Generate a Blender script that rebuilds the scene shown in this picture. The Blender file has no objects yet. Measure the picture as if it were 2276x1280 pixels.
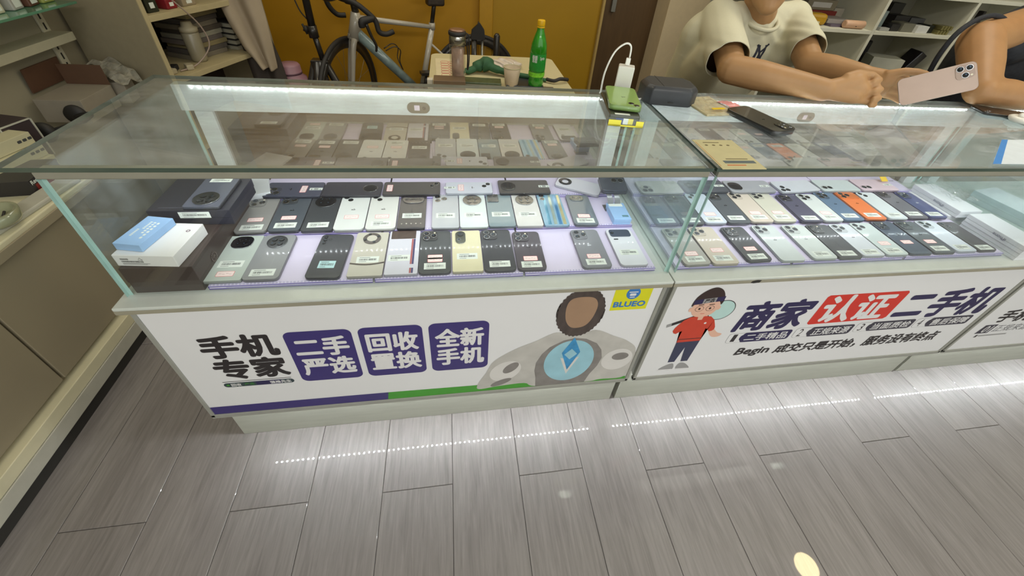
import bpy, bmesh, math, random
from mathutils import Vector, Matrix, Euler
from mathutils.bvhtree import BVHTree
random.seed(7)
SC = bpy.context.scene
COL = SC.collection
PI = math.pi

# ------------------------------------------------------------ camera, world, lights, exposure
cd = bpy.data.cameras.new('camera')
cam = bpy.data.objects.new('camera', cd)
COL.objects.link(cam)
cam.location = (0.6708, -0.6580, 1.3202)
cam.rotation_euler = (0.886713, -0.080182, -0.145151)
cd.sensor_width = 36.0
cd.lens = 898.62 * 36.0 / 2276.0
cd.shift_x = -23.29 / 2276.0
cd.shift_y = -96.82 / 2276.0
cd.clip_start = 0.02
SC.camera = cam
SC.view_settings.view_transform = 'Standard'
SC.view_settings.look = 'None'
SC.view_settings.gamma = 1
SC.view_settings.exposure = 0.16
SC.view_settings.use_curve_mapping = False
SC.cycles.max_bounces = 10
SC.cycles.transparent_max_bounces = 24
SC.cycles.glossy_bounces = 5
SC.cycles.sample_clamp_indirect = 4.0

w = bpy.data.worlds.new('world')
SC.world = w
w.use_nodes = True
bg = w.node_tree.nodes['Background']
bg.inputs[0].default_value = (0.90, 0.91, 0.88, 1)
bg.inputs[1].default_value = 1.05

def area(name, loc, rot, sx, sy, power, color=(1, 1, 1)):
    l = bpy.data.lights.new(name, 'AREA')
    l.shape = 'RECTANGLE'; l.size = sx; l.size_y = sy; l.energy = power; l.color = color
    o = bpy.data.objects.new(name, l); COL.objects.link(o)
    o.location = loc; o.rotation_euler = rot
    return o
CEIL = 2.80
area('ceiling_fill', (1.2, -2.3, CEIL-.05), (0, 0, 0), 2.4, 0.6, 62, (1.0, .98, .92))  # fill lights added under the ceiling, no fixtures; this one lifts the counter fronts
area('ceiling_fill', (2.9, -0.6, CEIL-.05), (0, 0, 0), 1.2, 0.6, 13, (1.0, .97, .86))
area('ceiling_fill', (2.6, 0.95, CEIL-.05), (0, 0, 0), 0.9, 0.4, 13, (1.0, .96, .84))
area('ceiling_fill', (0.9, 1.7, CEIL-.05), (0, 0, 0), 1.4, 0.5, 9, (1.0, .95, .80))
area('ceiling_fill', (-.4, 1.9, CEIL-.05), (0, 0, 0), 0.8, 0.6, 8, (1.0, .97, .84))  # added to lift the dim left rear
LED_CASE = 1080.0      # radiance of the diodes in the glass cases
LED_TOE = 400.0       # radiance of the diodes under the counters

# ------------------------------------------------------------ materials
def s2l(c):
    return tuple(((v/255)/12.92 if v/255 <= .04045 else ((v/255+.055)/1.055)**2.4) for v in c)
MATS = {}
def mat(name, rgb, rough=.5, metal=0, spec=.5, var=.04, scale=30, bump=0, coat=0, trans=0, emis=0, stretch=None, coat_rough=.08):
    if name in MATS: return MATS[name]
    m = bpy.data.materials.new(name); m.use_nodes = True
    nt = m.node_tree; b = nt.nodes['Principled BSDF']
    c = s2l(rgb)
    b.inputs['Roughness'].default_value = rough
    b.inputs['Metallic'].default_value = metal
    b.inputs['Specular IOR Level'].default_value = spec
    b.inputs['Coat Weight'].default_value = coat
    b.inputs['Coat Roughness'].default_value = coat_rough
    b.inputs['Transmission Weight'].default_value = trans
    tc = nt.nodes.new('ShaderNodeTexCoord'); n = nt.nodes.new('ShaderNodeTexNoise')
    n.inputs['Scale'].default_value = scale; n.inputs['Detail'].default_value = 4
    if stretch:
        mp = nt.nodes.new('ShaderNodeMapping'); mp.inputs['Scale'].default_value = stretch
        nt.links.new(tc.outputs['Object'], mp.inputs[0]); nt.links.new(mp.outputs[0], n.inputs['Vector'])
    else: nt.links.new(tc.outputs['Object'], n.inputs['Vector'])
    r = nt.nodes.new('ShaderNodeValToRGB')
    r.color_ramp.elements[0].position = .3; r.color_ramp.elements[1].position = .7
    r.color_ramp.elements[0].color = (*[max(0, v*(1-var)) for v in c], 1)
    r.color_ramp.elements[1].color = (*[min(1, v*(1+var)) for v in c], 1)
    nt.links.new(n.outputs['Fac'], r.inputs[0]); nt.links.new(r.outputs[0], b.inputs['Base Color'])
    if bump:
        bp = nt.nodes.new('ShaderNodeBump'); bp.inputs['Strength'].default_value = bump; bp.inputs['Distance'].default_value = .002
        nt.links.new(n.outputs['Fac'], bp.inputs['Height']); nt.links.new(bp.outputs[0], b.inputs['Normal'])
    if emis:
        b.inputs['Emission Color'].default_value = (*c, 1); b.inputs['Emission Strength'].default_value = emis
    MATS[name] = m
    return m
def emitter(name, col, strength, oneside=False):
    m = bpy.data.materials.new(name); m.use_nodes = True; nt = m.node_tree
    nt.nodes.clear(); e = nt.nodes.new('ShaderNodeEmission'); o = nt.nodes.new('ShaderNodeOutputMaterial')
    e.inputs[0].default_value = (*col, 1); e.inputs[1].default_value = strength
    if oneside:   # a diode shines from its front only
        g = nt.nodes.new('ShaderNodeNewGeometry'); r = nt.nodes.new('ShaderNodeMapRange')
        r.inputs[3].default_value = strength; r.inputs[4].default_value = 0
        nt.links.new(g.outputs['Backfacing'], r.inputs[0]); nt.links.new(r.outputs[0], e.inputs[1])
    nt.links.new(e.outputs[0], o.inputs[0]); return m
def glass(name, tint=(.95, .99, .97), ior=1.45, haze=0.0, hz=(.75, .78, .76), rough=.0, patchy=False):
    m = bpy.data.materials.new(name); m.use_nodes = True; nt = m.node_tree; nt.nodes.clear()
    N = nt.nodes.new; L = nt.links.new
    t = N('ShaderNodeBsdfTransparent'); t.inputs[0].default_value = (*tint, 1)
    g = N('ShaderNodeBsdfGlossy'); g.inputs['Roughness'].default_value = rough
    f = N('ShaderNodeFresnel'); ge = N('ShaderNodeNewGeometry'); mi_ = N('ShaderNodeMapRange')
    mi_.inputs[3].default_value = ior; mi_.inputs[4].default_value = 1/ior   # thin sheet: same reflectance from either face
    L(ge.outputs['Backfacing'], mi_.inputs[0]); L(mi_.outputs[0], f.inputs[0])
    mx = N('ShaderNodeMixShader'); L(f.outputs[0], mx.inputs[0]); L(t.outputs[0], mx.inputs[1]); L(g.outputs[0], mx.inputs[2])
    out = N('ShaderNodeOutputMaterial')
    if haze:
        d = N('ShaderNodeBsdfDiffuse'); d.inputs[0].default_value = (*hz, 1)
        tc = N('ShaderNodeTexCoord'); mp = N('ShaderNodeMapping'); mp.inputs['Scale'].default_value = (2, 7, 2)
        n = N('ShaderNodeTexNoise'); n.inputs['Scale'].default_value = 3.5; n.inputs['Detail'].default_value = 8; n.inputs['Roughness'].default_value = .7
        r = N('ShaderNodeMapRange'); r.inputs[1].default_value = .38; r.inputs[2].default_value = .7; r.inputs[3].default_value = haze*.35; r.inputs[4].default_value = haze*1.7
        if patchy: mp.inputs['Scale'].default_value = (1.4, 3.2, 1); n.inputs['Distortion'].default_value = 1.6; r.inputs[1].default_value = .48; r.inputs[2].default_value = .70; r.inputs[3].default_value = haze*.6; r.inputs[4].default_value = haze*2.6
        L(tc.outputs['Object'], mp.inputs[0]); L(mp.outputs[0], n.inputs['Vector']); L(n.outputs['Fac'], r.inputs[0])
        m2 = N('ShaderNodeMixShader'); L(r.outputs[0], m2.inputs[0]); L(mx.outputs[0], m2.inputs[1]); L(d.outputs[0], m2.inputs[2]); L(m2.outputs[0], out.inputs[0])
    else: L(mx.outputs[0], out.inputs[0])
    MATS[name] = m
    return m

def floor_mat():
    m = bpy.data.materials.new('laminate'); m.use_nodes = True; nt = m.node_tree; b = nt.nodes['Principled BSDF']
    N = nt.nodes.new; L = nt.links.new
    tc = N('ShaderNodeTexCoord'); oi = N('ShaderNodeObjectInfo')
    va = N('ShaderNodeVectorMath'); va.operation = 'SCALE'; va.inputs[3].default_value = 37
    cx = N('ShaderNodeCombineXYZ'); L(oi.outputs['Random'], cx.inputs[0]); L(oi.outputs['Random'], cx.inputs[1]); L(cx.outputs[0], va.inputs[0])
    ad = N('ShaderNodeVectorMath'); L(tc.outputs['Object'], ad.inputs[0]); L(va.outputs[0], ad.inputs[1])
    mp = N('ShaderNodeMapping'); mp.inputs['Scale'].default_value = (34, 2.0, 1); L(ad.outputs[0], mp.inputs[0])
    n1 = N('ShaderNodeTexNoise'); n1.inputs['Scale'].default_value = 4.0; n1.inputs['Detail'].default_value = 8; n1.inputs['Roughness'].default_value = .62; n1.inputs['Distortion'].default_value = .6
    L(mp.outputs[0], n1.inputs['Vector'])
    mp2 = N('ShaderNodeMapping'); mp2.inputs['Scale'].default_value = (5, .7, 1); L(ad.outputs[0], mp2.inputs[0])
    n2 = N('ShaderNodeTexNoise'); n2.inputs['Scale'].default_value = 2.2; n2.inputs['Detail'].default_value = 4; n2.inputs['Distortion'].default_value = 1.2; L(mp2.outputs[0], n2.inputs['Vector'])
    mx = N('ShaderNodeMix'); mx.data_type = 'FLOAT'; mx.inputs[0].default_value = .38
    L(n1.outputs['Fac'], mx.inputs[2]); L(n2.outputs['Fac'], mx.inputs[3])
    r = N('ShaderNodeValToRGB'); e = r.color_ramp.elements
    e[0].position = .32; e[0].color = (*s2l((108, 103, 100)), 1)
    e[1].position = .64; e[1].color = (*s2l((136, 131, 128)), 1)
    k = e.new(.47); k.color = (*s2l((123, 118, 115)), 1)
    L(mx.outputs[0], r.inputs[0]); L(r.outputs[0], b.inputs['Base Color'])
    b.inputs['Roughness'].default_value = .42
    b.inputs['Coat Weight'].default_value = .55; b.inputs['Coat Roughness'].default_value = .02
    bp = N('ShaderNodeBump'); bp.inputs['Strength'].default_value = .06; bp.inputs['Distance'].default_value = .001
    L(n1.outputs['Fac'], bp.inputs['Height']); L(bp.outputs[0], b.inputs['Normal'])
    return m

# ------------------------------------------------------------ mesh helpers
def new_bm(): return bmesh.new()
def box(bm, x0, x1, y0, y1, z0, z1, mi=0, M=None):
    vs = [Vector(p) for p in ((x0,y0,z0),(x1,y0,z0),(x1,y1,z0),(x0,y1,z0),(x0,y0,z1),(x1,y0,z1),(x1,y1,z1),(x0,y1,z1))]
    if M: vs = [M @ v for v in vs]
    v = [bm.verts.new(p) for p in vs]
    fs = [bm.faces.new([v[i] for i in f]) for f in ((3,2,1,0),(4,5,6,7),(0,1,5,4),(1,2,6,5),(2,3,7,6),(3,0,4,7))]
    for f in fs: f.material_index = mi
    return fs
def bevel(bm, w=.001, seg=2, edges=None):
    bmesh.ops.bevel(bm, geom=edges or bm.edges[:], offset=w, segments=seg, affect='EDGES', profile=.5, clamp_overlap=True)
def tube(bm, pts, r, n=8, mi=0, closed=False, caps=True):
    pts = [Vector(p) for p in pts]; k = len(pts); rs = r if isinstance(r, (list, tuple)) else [r]*k
    rings = []; up = None
    for i, p in enumerate(pts):
        if closed: d = pts[(i+1) % k] - pts[i-1]
        else: d = pts[min(i+1, k-1)] - pts[max(i-1, 0)]
        d.normalize()
        if up is None:
            up = Vector((0, 0, 1)) if abs(d.z) < .9 else Vector((1, 0, 0))
        a = d.cross(up)
        if a.length < 1e-5: a = d.cross(Vector((.3, 1, .2)))
        a.normalize(); b = a.cross(d).normalized(); up = b
        rings.append([bm.verts.new(p + (a*math.cos(2*PI*j/n) + b*math.sin(2*PI*j/n))*rs[i]) for j in range(n)])
    for i in range(k if closed else k-1):
        A, B = rings[i], rings[(i+1) % k]
        for j in range(n):
            f = bm.faces.new((A[j], A[(j+1) % n], B[(j+1) % n], B[j])); f.material_index = mi; f.smooth = True
    if caps and not closed:
        for R in (rings[0][::-1], rings[-1]):
            f = bm.faces.new(R); f.material_index = mi
def smooth_path(pts, n=6):
    P = [Vector(p) for p in pts]; out = []
    for i in range(len(P)-1):
        p0, p1, p2, p3 = P[max(i-1, 0)], P[i], P[i+1], P[min(i+2, len(P)-1)]
        for j in range(n):
            t = j/n
            out.append(.5*((2*p1) + (p2-p0)*t + (2*p0-5*p1+4*p2-p3)*t*t + (3*p1-p0-3*p2+p3)*t**3))
    out.append(P[-1]); return out
def lathe(bm, prof, n=32, mi=0, c=(0, 0), caps=True):
    rings = []
    for (r, z) in prof:
        rings.append([bm.verts.new((c[0]+r*math.cos(2*PI*j/n), c[1]+r*math.sin(2*PI*j/n), z)) for j in range(n)])
    for A, B in zip(rings, rings[1:]):
        for j in range(n):
            f = bm.faces.new((A[j], A[(j+1) % n], B[(j+1) % n], B[j])); f.smooth = True; f.material_index = mi
    if caps:
        if prof[0][0] > 1e-4: bm.faces.new(rings[0][::-1]).material_index = mi
        if prof[-1][0] > 1e-4: bm.faces.new(rings[-1]).material_index = mi
def rrect(w, h, r, n=5, cx=0, cy=0):
    r = min(r, w/2-1e-5, h/2-1e-5); P = []
    for (sx, sy, a0) in ((1, 1, 0), (-1, 1, 90), (-1, -1, 180), (1, -1, 270)):
        for i in range(n+1):
            a = math.radians(a0 + 90*i/n)
            P.append((cx+sx*(w/2-r)+r*math.cos(a), cy+sy*(h/2-r)+r*math.sin(a)))
    return P
def prism(bm, P, z0, z1, mi=0, mside=None, M=None, ch=0):
    mside = mi if mside is None else mside
    def ring(s, z):
        cx = sum(p[0] for p in P)/len(P); cy = sum(p[1] for p in P)/len(P)
        out = []
        for p in P:
            d = Vector((p[0]-cx, p[1]-cy)); l = d.length
            d = d*((l-s)/l) if s else d
            v = Vector((cx+d.x, cy+d.y, z)); out.append(bm.verts.new(M @ v if M else v))
        return out
    rings = [ring(0, z0), ring(0, z1-ch)] + ([ring(ch, z1)] if ch else [])
    k = len(P)
    for A, B in zip(rings, rings[1:]):
        for j in range(k):
            f = bm.faces.new((A[j], A[(j+1) % k], B[(j+1) % k], B[j])); f.material_index = mside; f.smooth = True
    f = bm.faces.new(rings[0][::-1]); f.material_index = mside
    f = bm.faces.new(rings[-1]); f.material_index = mi
def obj(name, bm, mats, parent=None, loc=None, rot=None, kind=None, label=None, smooth=False):
    bmesh.ops.recalc_face_normals(bm, faces=bm.faces[:])
    me = bpy.data.meshes.new(name); bm.to_mesh(me); bm.free()
    for m in (mats if isinstance(mats, (list, tuple)) else [mats]): me.materials.append(m)
    if smooth:
        for p in me.polygons: p.use_smooth = True
    return link(name, me, parent, loc, rot, kind, label)
def link(name, me, parent=None, loc=None, rot=None, kind=None, label=None):
    o = bpy.data.objects.new(name, me); COL.objects.link(o)
    if parent is not None: o.parent = parent
    if loc is not None: o.location = loc
    if rot is not None: o.rotation_euler = rot
    if kind: o['kind'] = kind
    if label: o['label'] = label
    return o
def thing(name, label, cat, loc=(0, 0, 0), rz=0, group=None, rot=None):
    o = bpy.data.objects.new(name, None); o.empty_display_size = .05; COL.objects.link(o)
    o.location = loc; o.rotation_euler = rot or (0, 0, rz)
    return tag(o, label, cat, group)
def tag(o, label, cat, group=None):
    o['label'] = label; o['category'] = cat
    if group: o['group'] = group
    return o
def mbox(name, dims, m, parent=None, bev=.001, loc=None, rot=None, kind=None, label=None, seg=2):
    bm = new_bm(); box(bm, *dims)
    if bev: bevel(bm, bev, seg)
    return obj(name, bm, m, parent, loc, rot, kind, label)
_tc = {}
def glyphs(body):
    if body not in _tc:
        c = bpy.data.curves.new('t', 'FONT'); c.body = body; c.resolution_u = 3
        o = bpy.data.objects.new('t', c); COL.objects.link(o)
        bpy.context.view_layer.update()
        me = bpy.data.meshes.new_from_object(o.evaluated_get(bpy.context.evaluated_depsgraph_get()))
        V = [(v.co.x, v.co.y) for v in me.vertices]; F = [tuple(p.vertices) for p in me.polygons]
        bpy.data.objects.remove(o); bpy.data.meshes.remove(me)
        xs = [v[0] for v in V]; ys = [v[1] for v in V]
        x0, x1, y0, y1 = min(xs), max(xs), min(ys), max(ys)
        _tc[body] = ([((x-x0)/(x1-x0), (y-y0)/max(y1-y0, 1e-6)) for x, y in V], F, (x1-x0)/max(y1-y0, 1e-6))
    return _tc[body]
def text(name, body, quad, fn, m, parent, bold=0, loc=None, step=-.00003):
    """quad TL,TR,BR,BL in a flat plane; fn maps (a,b,depth) to 3d"""
    V, F, _ = glyphs(body)
    TL, TR, BR, BL = [Vector(q) for q in quad]
    if bold: offs = [(0, 0)] + [(bold*math.cos(a*PI/4), bold*math.sin(a*PI/4)) for a in range(8)]
    else: offs = [(0, 0)]
    vs = []; fs = []
    for k, (dx, dy) in enumerate(offs):
        b0 = len(vs)
        for (s, t) in V:
            p = (BL*(1-s)+BR*s)*(1-t) + (TL*(1-s)+TR*s)*t
            vs.append(fn(p.x+dx, p.y+dy, step*k))
        fs += [tuple(b0+i for i in f) for f in F]
    me = bpy.data.meshes.new(name); me.from_pydata(vs, [], fs); me.materials.append(m)
    return link(name, me, parent, loc)

# palette of shared materials
M_white = mat('white_lacquer', (226, 228, 224), .35, var=.02, coat=.2)
M_poster = mat('poster_film', (224, 225, 226), .38, var=.012, scale=6)
M_alu = mat('brushed_aluminium', (150, 150, 143), .38, metal=.75, var=.05, scale=12, stretch=(1, 20, 20))
M_frame = mat('grey_profile', (150, 151, 143), .45, var=.05)
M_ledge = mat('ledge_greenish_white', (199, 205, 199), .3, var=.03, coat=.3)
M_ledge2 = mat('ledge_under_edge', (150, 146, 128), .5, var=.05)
M_toe = mat('toe_board', (166, 168, 156), .45, var=.05, scale=8, stretch=(1, 8, 8))
M_dark = mat('dark_gap', (40, 38, 34), .7)
M_edge = mat('glass_edge', (176, 210, 204), .25, var=.08, scale=20, coat=.5)
M_edged = mat('glass_edge_dark', (66, 82, 74), .25, var=.15, scale=9, coat=.5, stretch=(1, 12, 12))
G_top = glass('counter_glass_top', (.93, .97, .94), 1.5, haze=.10, hz=(.74, .74, .74))  # grey haze puts the ceiling's reflection into the sheet colour
G_top2 = glass('counter_glass_top_scratch_sheen', (.92, .96, .94), 1.5, haze=.12, hz=(.84, .88, .94), patchy=True)  # pale patches paint reflected ceiling light along with scratches
G_pane = glass('counter_glass_pane', (.972, .985, .982), 1.42)
G_side = glass('counter_glass_side', (.93, .965, .96), 1.5, haze=.045, hz=(.80, .86, .88))
G_clear = glass('clear_plastic', (.97, .98, .98), 1.45, haze=.12, hz=(.8, .84, .86))
M_led = emitter('led_diode', (.90, .94, 1.0), LED_CASE, True)
M_ledtoe = emitter('led_diode_toe', (.90, .95, 1.0), LED_TOE)
M_mirror = mat('tinted_mirror', (182, 170, 160), .03, metal=1, spec=.5, var=.05, scale=4)
M_tray = mat('tray_lavender', (216, 208, 232), .4, var=.015, coat=.2)
M_purple = mat('tray_purple_edge', (92, 78, 160), .4)
M_acr = glass('acrylic', (.95, .95, .99), 1.45, haze=.10, hz=(.8, .8, .95))

# ------------------------------------------------------------ room shell
FL = floor_mat()
mbox('floor', (-1.2, 5.2, -3.2, 2.7, -.06, -.004), M_dark, bev=0, kind='structure')
floor = bpy.data.objects['floor']
PLM = {}
def plank(x0, y0, y1, wd=.2):
    key = round(y1-y0, 3)
    if key not in PLM:
        bm = new_bm(); L = y1-y0; box(bm, .0006, wd-.0006, .0006, L-.0006, -.004, 0)
        es = [e for e in bm.edges if all(abs(v.co.z) < 1e-6 for v in e.verts)]
        bevel(bm, .0012, 1, es)
        bmesh.ops.recalc_face_normals(bm, faces=bm.faces[:])
        me = bpy.data.meshes.new('plank'); bm.to_mesh(me); bm.free(); me.materials.append(FL); PLM[key] = me
    link('plank', PLM[key], floor, (x0, y0, 0))
for k in range(-6, 22):
    x0 = .04 + .2*k
    cut = -.168 if k % 2 == 0 else .43
    if k >= 6: cut -= .03
    y = cut - 1.2*2
    while y < 1.2:
        plank(x0, y, y+1.2); y += 1.2
M_yel = mat('yellow_wall', (170, 124, 2), .6, var=.04, scale=3)
M_yel2 = mat('yellow_door', (164, 126, 14), .5, var=.04, scale=3)
M_trim = mat('yellow_trim', (176, 132, 24), .5)
mbox('wall_back', (-1.2, 1.74, 2.5, 2.6, 0, CEIL), M_yel, bev=0, kind='structure')
d1 = mbox('door_1', (.965, 1.725, 2.47, 2.5, 0, 2.05), M_yel2, bev=.002, kind='structure')
mbox('door_handle', (1.64, 1.67, 2.455, 2.475, .98, 1.1), M_alu, d1)
bm = new_bm(); box(bm, .874, .965, 2.455, 2.5, 0, 2.1); box(bm, .874, 1.74, 2.455, 2.5, 2.05, 2.13); bevel(bm, .004, 2)
obj('trim_1', bm, M_trim, kind='structure')
mbox('trim_2', (1.725, 1.742, 2.44, 2.6, 0, 2.13), mat('pale_door_trim', (176, 150, 92), .5), bev=.002, kind='structure')
d2 = mbox('door_2', (1.742, 2.14, 2.49, 2.6, 0, CEIL), mat('dark_brown_door', (88, 66, 38), .5, var=.12, scale=6, stretch=(6, 6, .6)), bev=.002, kind='structure')
mbox('door_handle', (1.80, 1.83, 2.465, 2.492, .84, .93), M_alu, d2)
mbox('wall_column', (2.14, 2.43, 2.30, 2.6, 0, CEIL), mat('beige_column', (208, 190, 156), .6, var=.03), bev=.003, kind='structure')
mbox('wall_right_back', (2.43, 5.2, 2.32, 2.6, 0, CEIL), mat('off_white_wall', (186, 184, 166), .6, var=.02), bev=0, kind='structure')
M_wleft = mat('grey_green_wall', (160, 152, 128), .6, var=.05, scale=2)
mbox('wall_left', (-1.2, -.88, -3.2, 2.5, 0, CEIL), M_wleft, bev=0, kind='structure')
mbox('wall_right', (5.1, 5.2, -3.2, 2.5, 0, CEIL), mat('off_white_wall', (186, 184, 166)), bev=0, kind='structure')
mbox('ceiling', (-1.2, 5.2, -3.2, 2.7, CEIL, CEIL+.08), mat('ceiling_white', (170, 168, 156), .8), bev=0, kind='structure')
M_lamp = emitter('lamp_warm', (1.0, .80, .42), 34)
M_lampc = emitter('lamp_cool', (1.0, .97, .86), 16)
for i, (x, y, r, mm, lab) in enumerate(((3.54, -.13, .10, M_lamp, 'round warm downlight in the ceiling above the right counter'),
                          (.05, 1.09, .085, M_lamp, 'round warm downlight in the ceiling behind the left counter'),
                          (2.25, 1.06, .085, M_lamp, 'round warm downlight in the ceiling above the seated clerk'),
                          (1.60, .67, .06, M_lampc, 'small cool downlight in the ceiling between the counters'),
                          (3.81, .665, .07, M_lampc, 'small cool downlight in the ceiling at the far right'))):
    t = thing('downlight', lab, 'lamp', (x, y, CEIL-.02), 0, 'ceiling downlights')
    bm = new_bm(); lathe(bm, [(r*1.0, .0), (r*1.2, .0), (r*1.2, .02), (r*1.0, .02)], 28, caps=False); obj('lamp_rim', bm, M_white, t)
    bm = new_bm(); lathe(bm, [(.0, .004), (r, .004)], 28, caps=False); obj('diffuser', bm, mm, t)

# ------------------------------------------------------------ glass counters
def pane(name, dims, face_m, edge_m, parent, big):
    """glass sheet: faces along axis 'big' get glass, the rim gets the edge material"""
    bm = new_bm(); box(bm, *dims); bm.normal_update()
    for f in bm.faces:
        f.material_index = 0 if abs(f.normal[big]) > .9 else 1
    if big != 2: bmesh.ops.delete(bm, geom=[f for f in bm.faces if abs(f.normal.z) > .9], context='FACES')
    return obj(name, bm, [face_m, edge_m], parent)
ZS, ZT = .649, .947
def gt(x, y): return .6708+(x-.6708)*.969, -.658+(y+.658)*.969   # spot on the glass top
M_chan = mat('channel_grey', (142, 140, 126), .5, var=.04)
def counter(x0, x1, label, top_g, toe0, toe1, third=False):
    t = thing('display_counter', label, 'display counter', (0, 0, 0), 0, 'glass display counters')
    # base carcass
    mbox('base_cabinet', (x0+.004, x1-.004, .012, .50, .205, .628), M_white, t, .002)
    toe = mbox('toe_board', (x0+.002, x1-.002, .050, .48, 0, .205), M_toe, t, .001)
    bm = new_bm()
    box(bm, x0+.002, x0+.012, .0, .012, .196, .628); box(bm, x1-.012, x1-.002, .0, .012, .196, .628)
    box(bm, x0+.002, x1-.002, .0, .0125, .190, .206); box(bm, x0+.002, x1-.002, .0, .012, .620, .628)
    bevel(bm, .001, 1); obj('poster_frame', bm, M_frame, t)
    poster = mbox('poster_panel', (x0+.012, x1-.012, .003, .012, .206, .622), M_poster, t, 0)
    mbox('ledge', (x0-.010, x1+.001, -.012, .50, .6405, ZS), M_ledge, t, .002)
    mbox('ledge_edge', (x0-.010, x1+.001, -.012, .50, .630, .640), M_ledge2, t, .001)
    # glass case
    pane('glass_front', (x0+.003, x1-.003, .0195, .0265, ZS, ZT-.020), G_pane, M_edge, t, 1)
    pane('glass_side', (x0+.003, x0+.011, .0265, .46, ZS, ZT-.009), G_side, M_edge, t, 0)
    pane('glass_side', (x1-.011, x1-.003, .0265, .46, ZS, ZT-.009), G_side, M_edge, t, 0)
    pane('glass_top', (x0-(.045 if x0 < .1 else .004), x1+.003, .019, .482, ZT-.008, ZT), top_g, M_edged, t, 2)
    ch = mbox('led_channel', (x0+.003, x1-.003, .0195, .046, ZT-.0215, ZT-.009), M_chan, t, .001)
    # diodes
    bm = new_bm(); n = int((x1-x0-.06)/.0155)
    for i in range(n):
        x = x0+.03+(x1-x0-.06)*(i+.5)/n; P = [(x-.002, .0466, ZT-.0155), (x+.002, .0466, ZT-.0155), (x+.002, .0472, ZT-.0125), (x-.002, .0472, ZT-.0125)]
        f = bm.faces.new([bm.verts.new(p) for p in P])
    me = bpy.data.meshes.new('diode_row'); bm.normal_update()
    if bm.faces[:][0].normal.y < 0: bmesh.ops.reverse_faces(bm, faces=bm.faces[:])
    bm.to_mesh(me); bm.free(); me.materials.append(M_led); link('diode_row', me, ch, kind='stuff')
    # rear rail, mirror doors, posts
    rail = mbox('back_rail', (x0+.003, x1-.003, .446, .470, ZT-.074, ZT-.009), M_alu2, t, .002)
    bm = new_bm(); n = int((x1-x0-.08)/.016)
    for i in range(n):
        x = x0+.04+(x1-x0-.08)*(i+.5)/n; box(bm, x-.002, x+.002, .4415, .4435, ZT-.0135, ZT-.0115)
    obj('diode_row', bm, M_ledback, rail, kind='stuff')
    mbox('back_post', (x0+.03, x0+.072, .446, .470, ZS, ZT-.074), M_alu2, t, .002)
    mbox('back_post', (x1-.072, x1-.03, .446, .470, ZS, ZT-.074), M_alu2, t, .002)
    bm = new_bm(); box(bm, x0+.072, (x0+x1)/2+.01, .456, .462, ZS, ZT-.074); obj('mirror_door', bm, M_mirror, t)
    bm = new_bm(); box(bm, (x0+x1)/2-.01, x1-.072, .464, .470, ZS, ZT-.074); obj('mirror_door', bm, M_mirror, t)
    # under-ledge light strip
    st = mbox('toe_light_strip', (toe0-.01, min(toe1, x1)+.01, .030, .0495, .1935, .1985), M_frame, t, 0)
    bm = new_bm(); n = int((toe1-toe0)/.0165)
    for i in range(n):
        x = toe0+(toe1-toe0)*(i+.5)/n; box(bm, x-.0022, x+.0022, .038, .042, .1915, .1933)
    obj('diode_row', bm, M_ledtoe, st, kind='stuff')
    return t, poster
M_alu2 = mat('satin_back_profile', (198, 200, 198), .35, metal=.1, var=.10, scale=14, coat=.2)
M_ledback = emitter('led_back_rail', (.93, .96, 1.0), 70.0)
c1, p1 = counter(0, 1.2, 'white glass counter at the left with purple and green print on its front', G_top, .036, 1.158)
c2, p2 = counter(1.214, 2.418, 'white glass counter in the middle whose front shows a cartoon clerk and red lettering', G_top2, 1.246, 2.388)
c3, p3 = counter(2.426, 3.63, 'white glass counter at the right edge, only its left end in view', G_top2, 2.456, 3.60)
# oval lock sticker on the rear rails
def oval_sticker(x, parent, z=.895):
    bm = new_bm(); M = Matrix.Translation((x, .4455, z)) @ Matrix.Rotation(PI/2, 4, 'X')
    prism(bm, rrect(.060, .030, .0149, 6), 0, .0015, 0, M=M)
    o = obj('oval_sticker', bm, mat('sticker_grey_brown', (104, 96, 84), .4), parent)
    bm = new_bm(); prism(bm, rrect(.014, .014, .001, 2, -.004), .0016, .0020, 0, M=M); obj('sticker_patch', bm, mat('sticker_pinkish', (214, 196, 206), .5), o)
    bm = new_bm(); lathe(bm, [(.0, .0), (.0045, .0), (.0045, .001), (.003, .001)], 16, caps=False); bm.transform(M @ Matrix.Translation((.015, 0, .0018)))
    obj('sticker_dot', bm, mat('sticker_dark', (60, 56, 50), .4), o)
oval_sticker(.582, bpy.data.objects['back_rail']); oval_sticker(1.78, bpy.data.objects['back_rail.001'])
# chipped corner on the second ledge
bm = new_bm(); M = Matrix.Translation((1.432, -.0122, .6365)) @ Matrix.Rotation(PI/2, 4, 'X')
prism(bm, [(-.013, -.004), (-.004, -.0062), (.012, -.004), (.016, .003), (.004, .005), (-.010, .002)], 0, .0004, 0, M=M)
obj('chip', bm, M_dark, c2)
mbox('toe_seam', (2.410, 2.412, .0493, .0503, 0, .190), M_dark, c2, 0)

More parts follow.
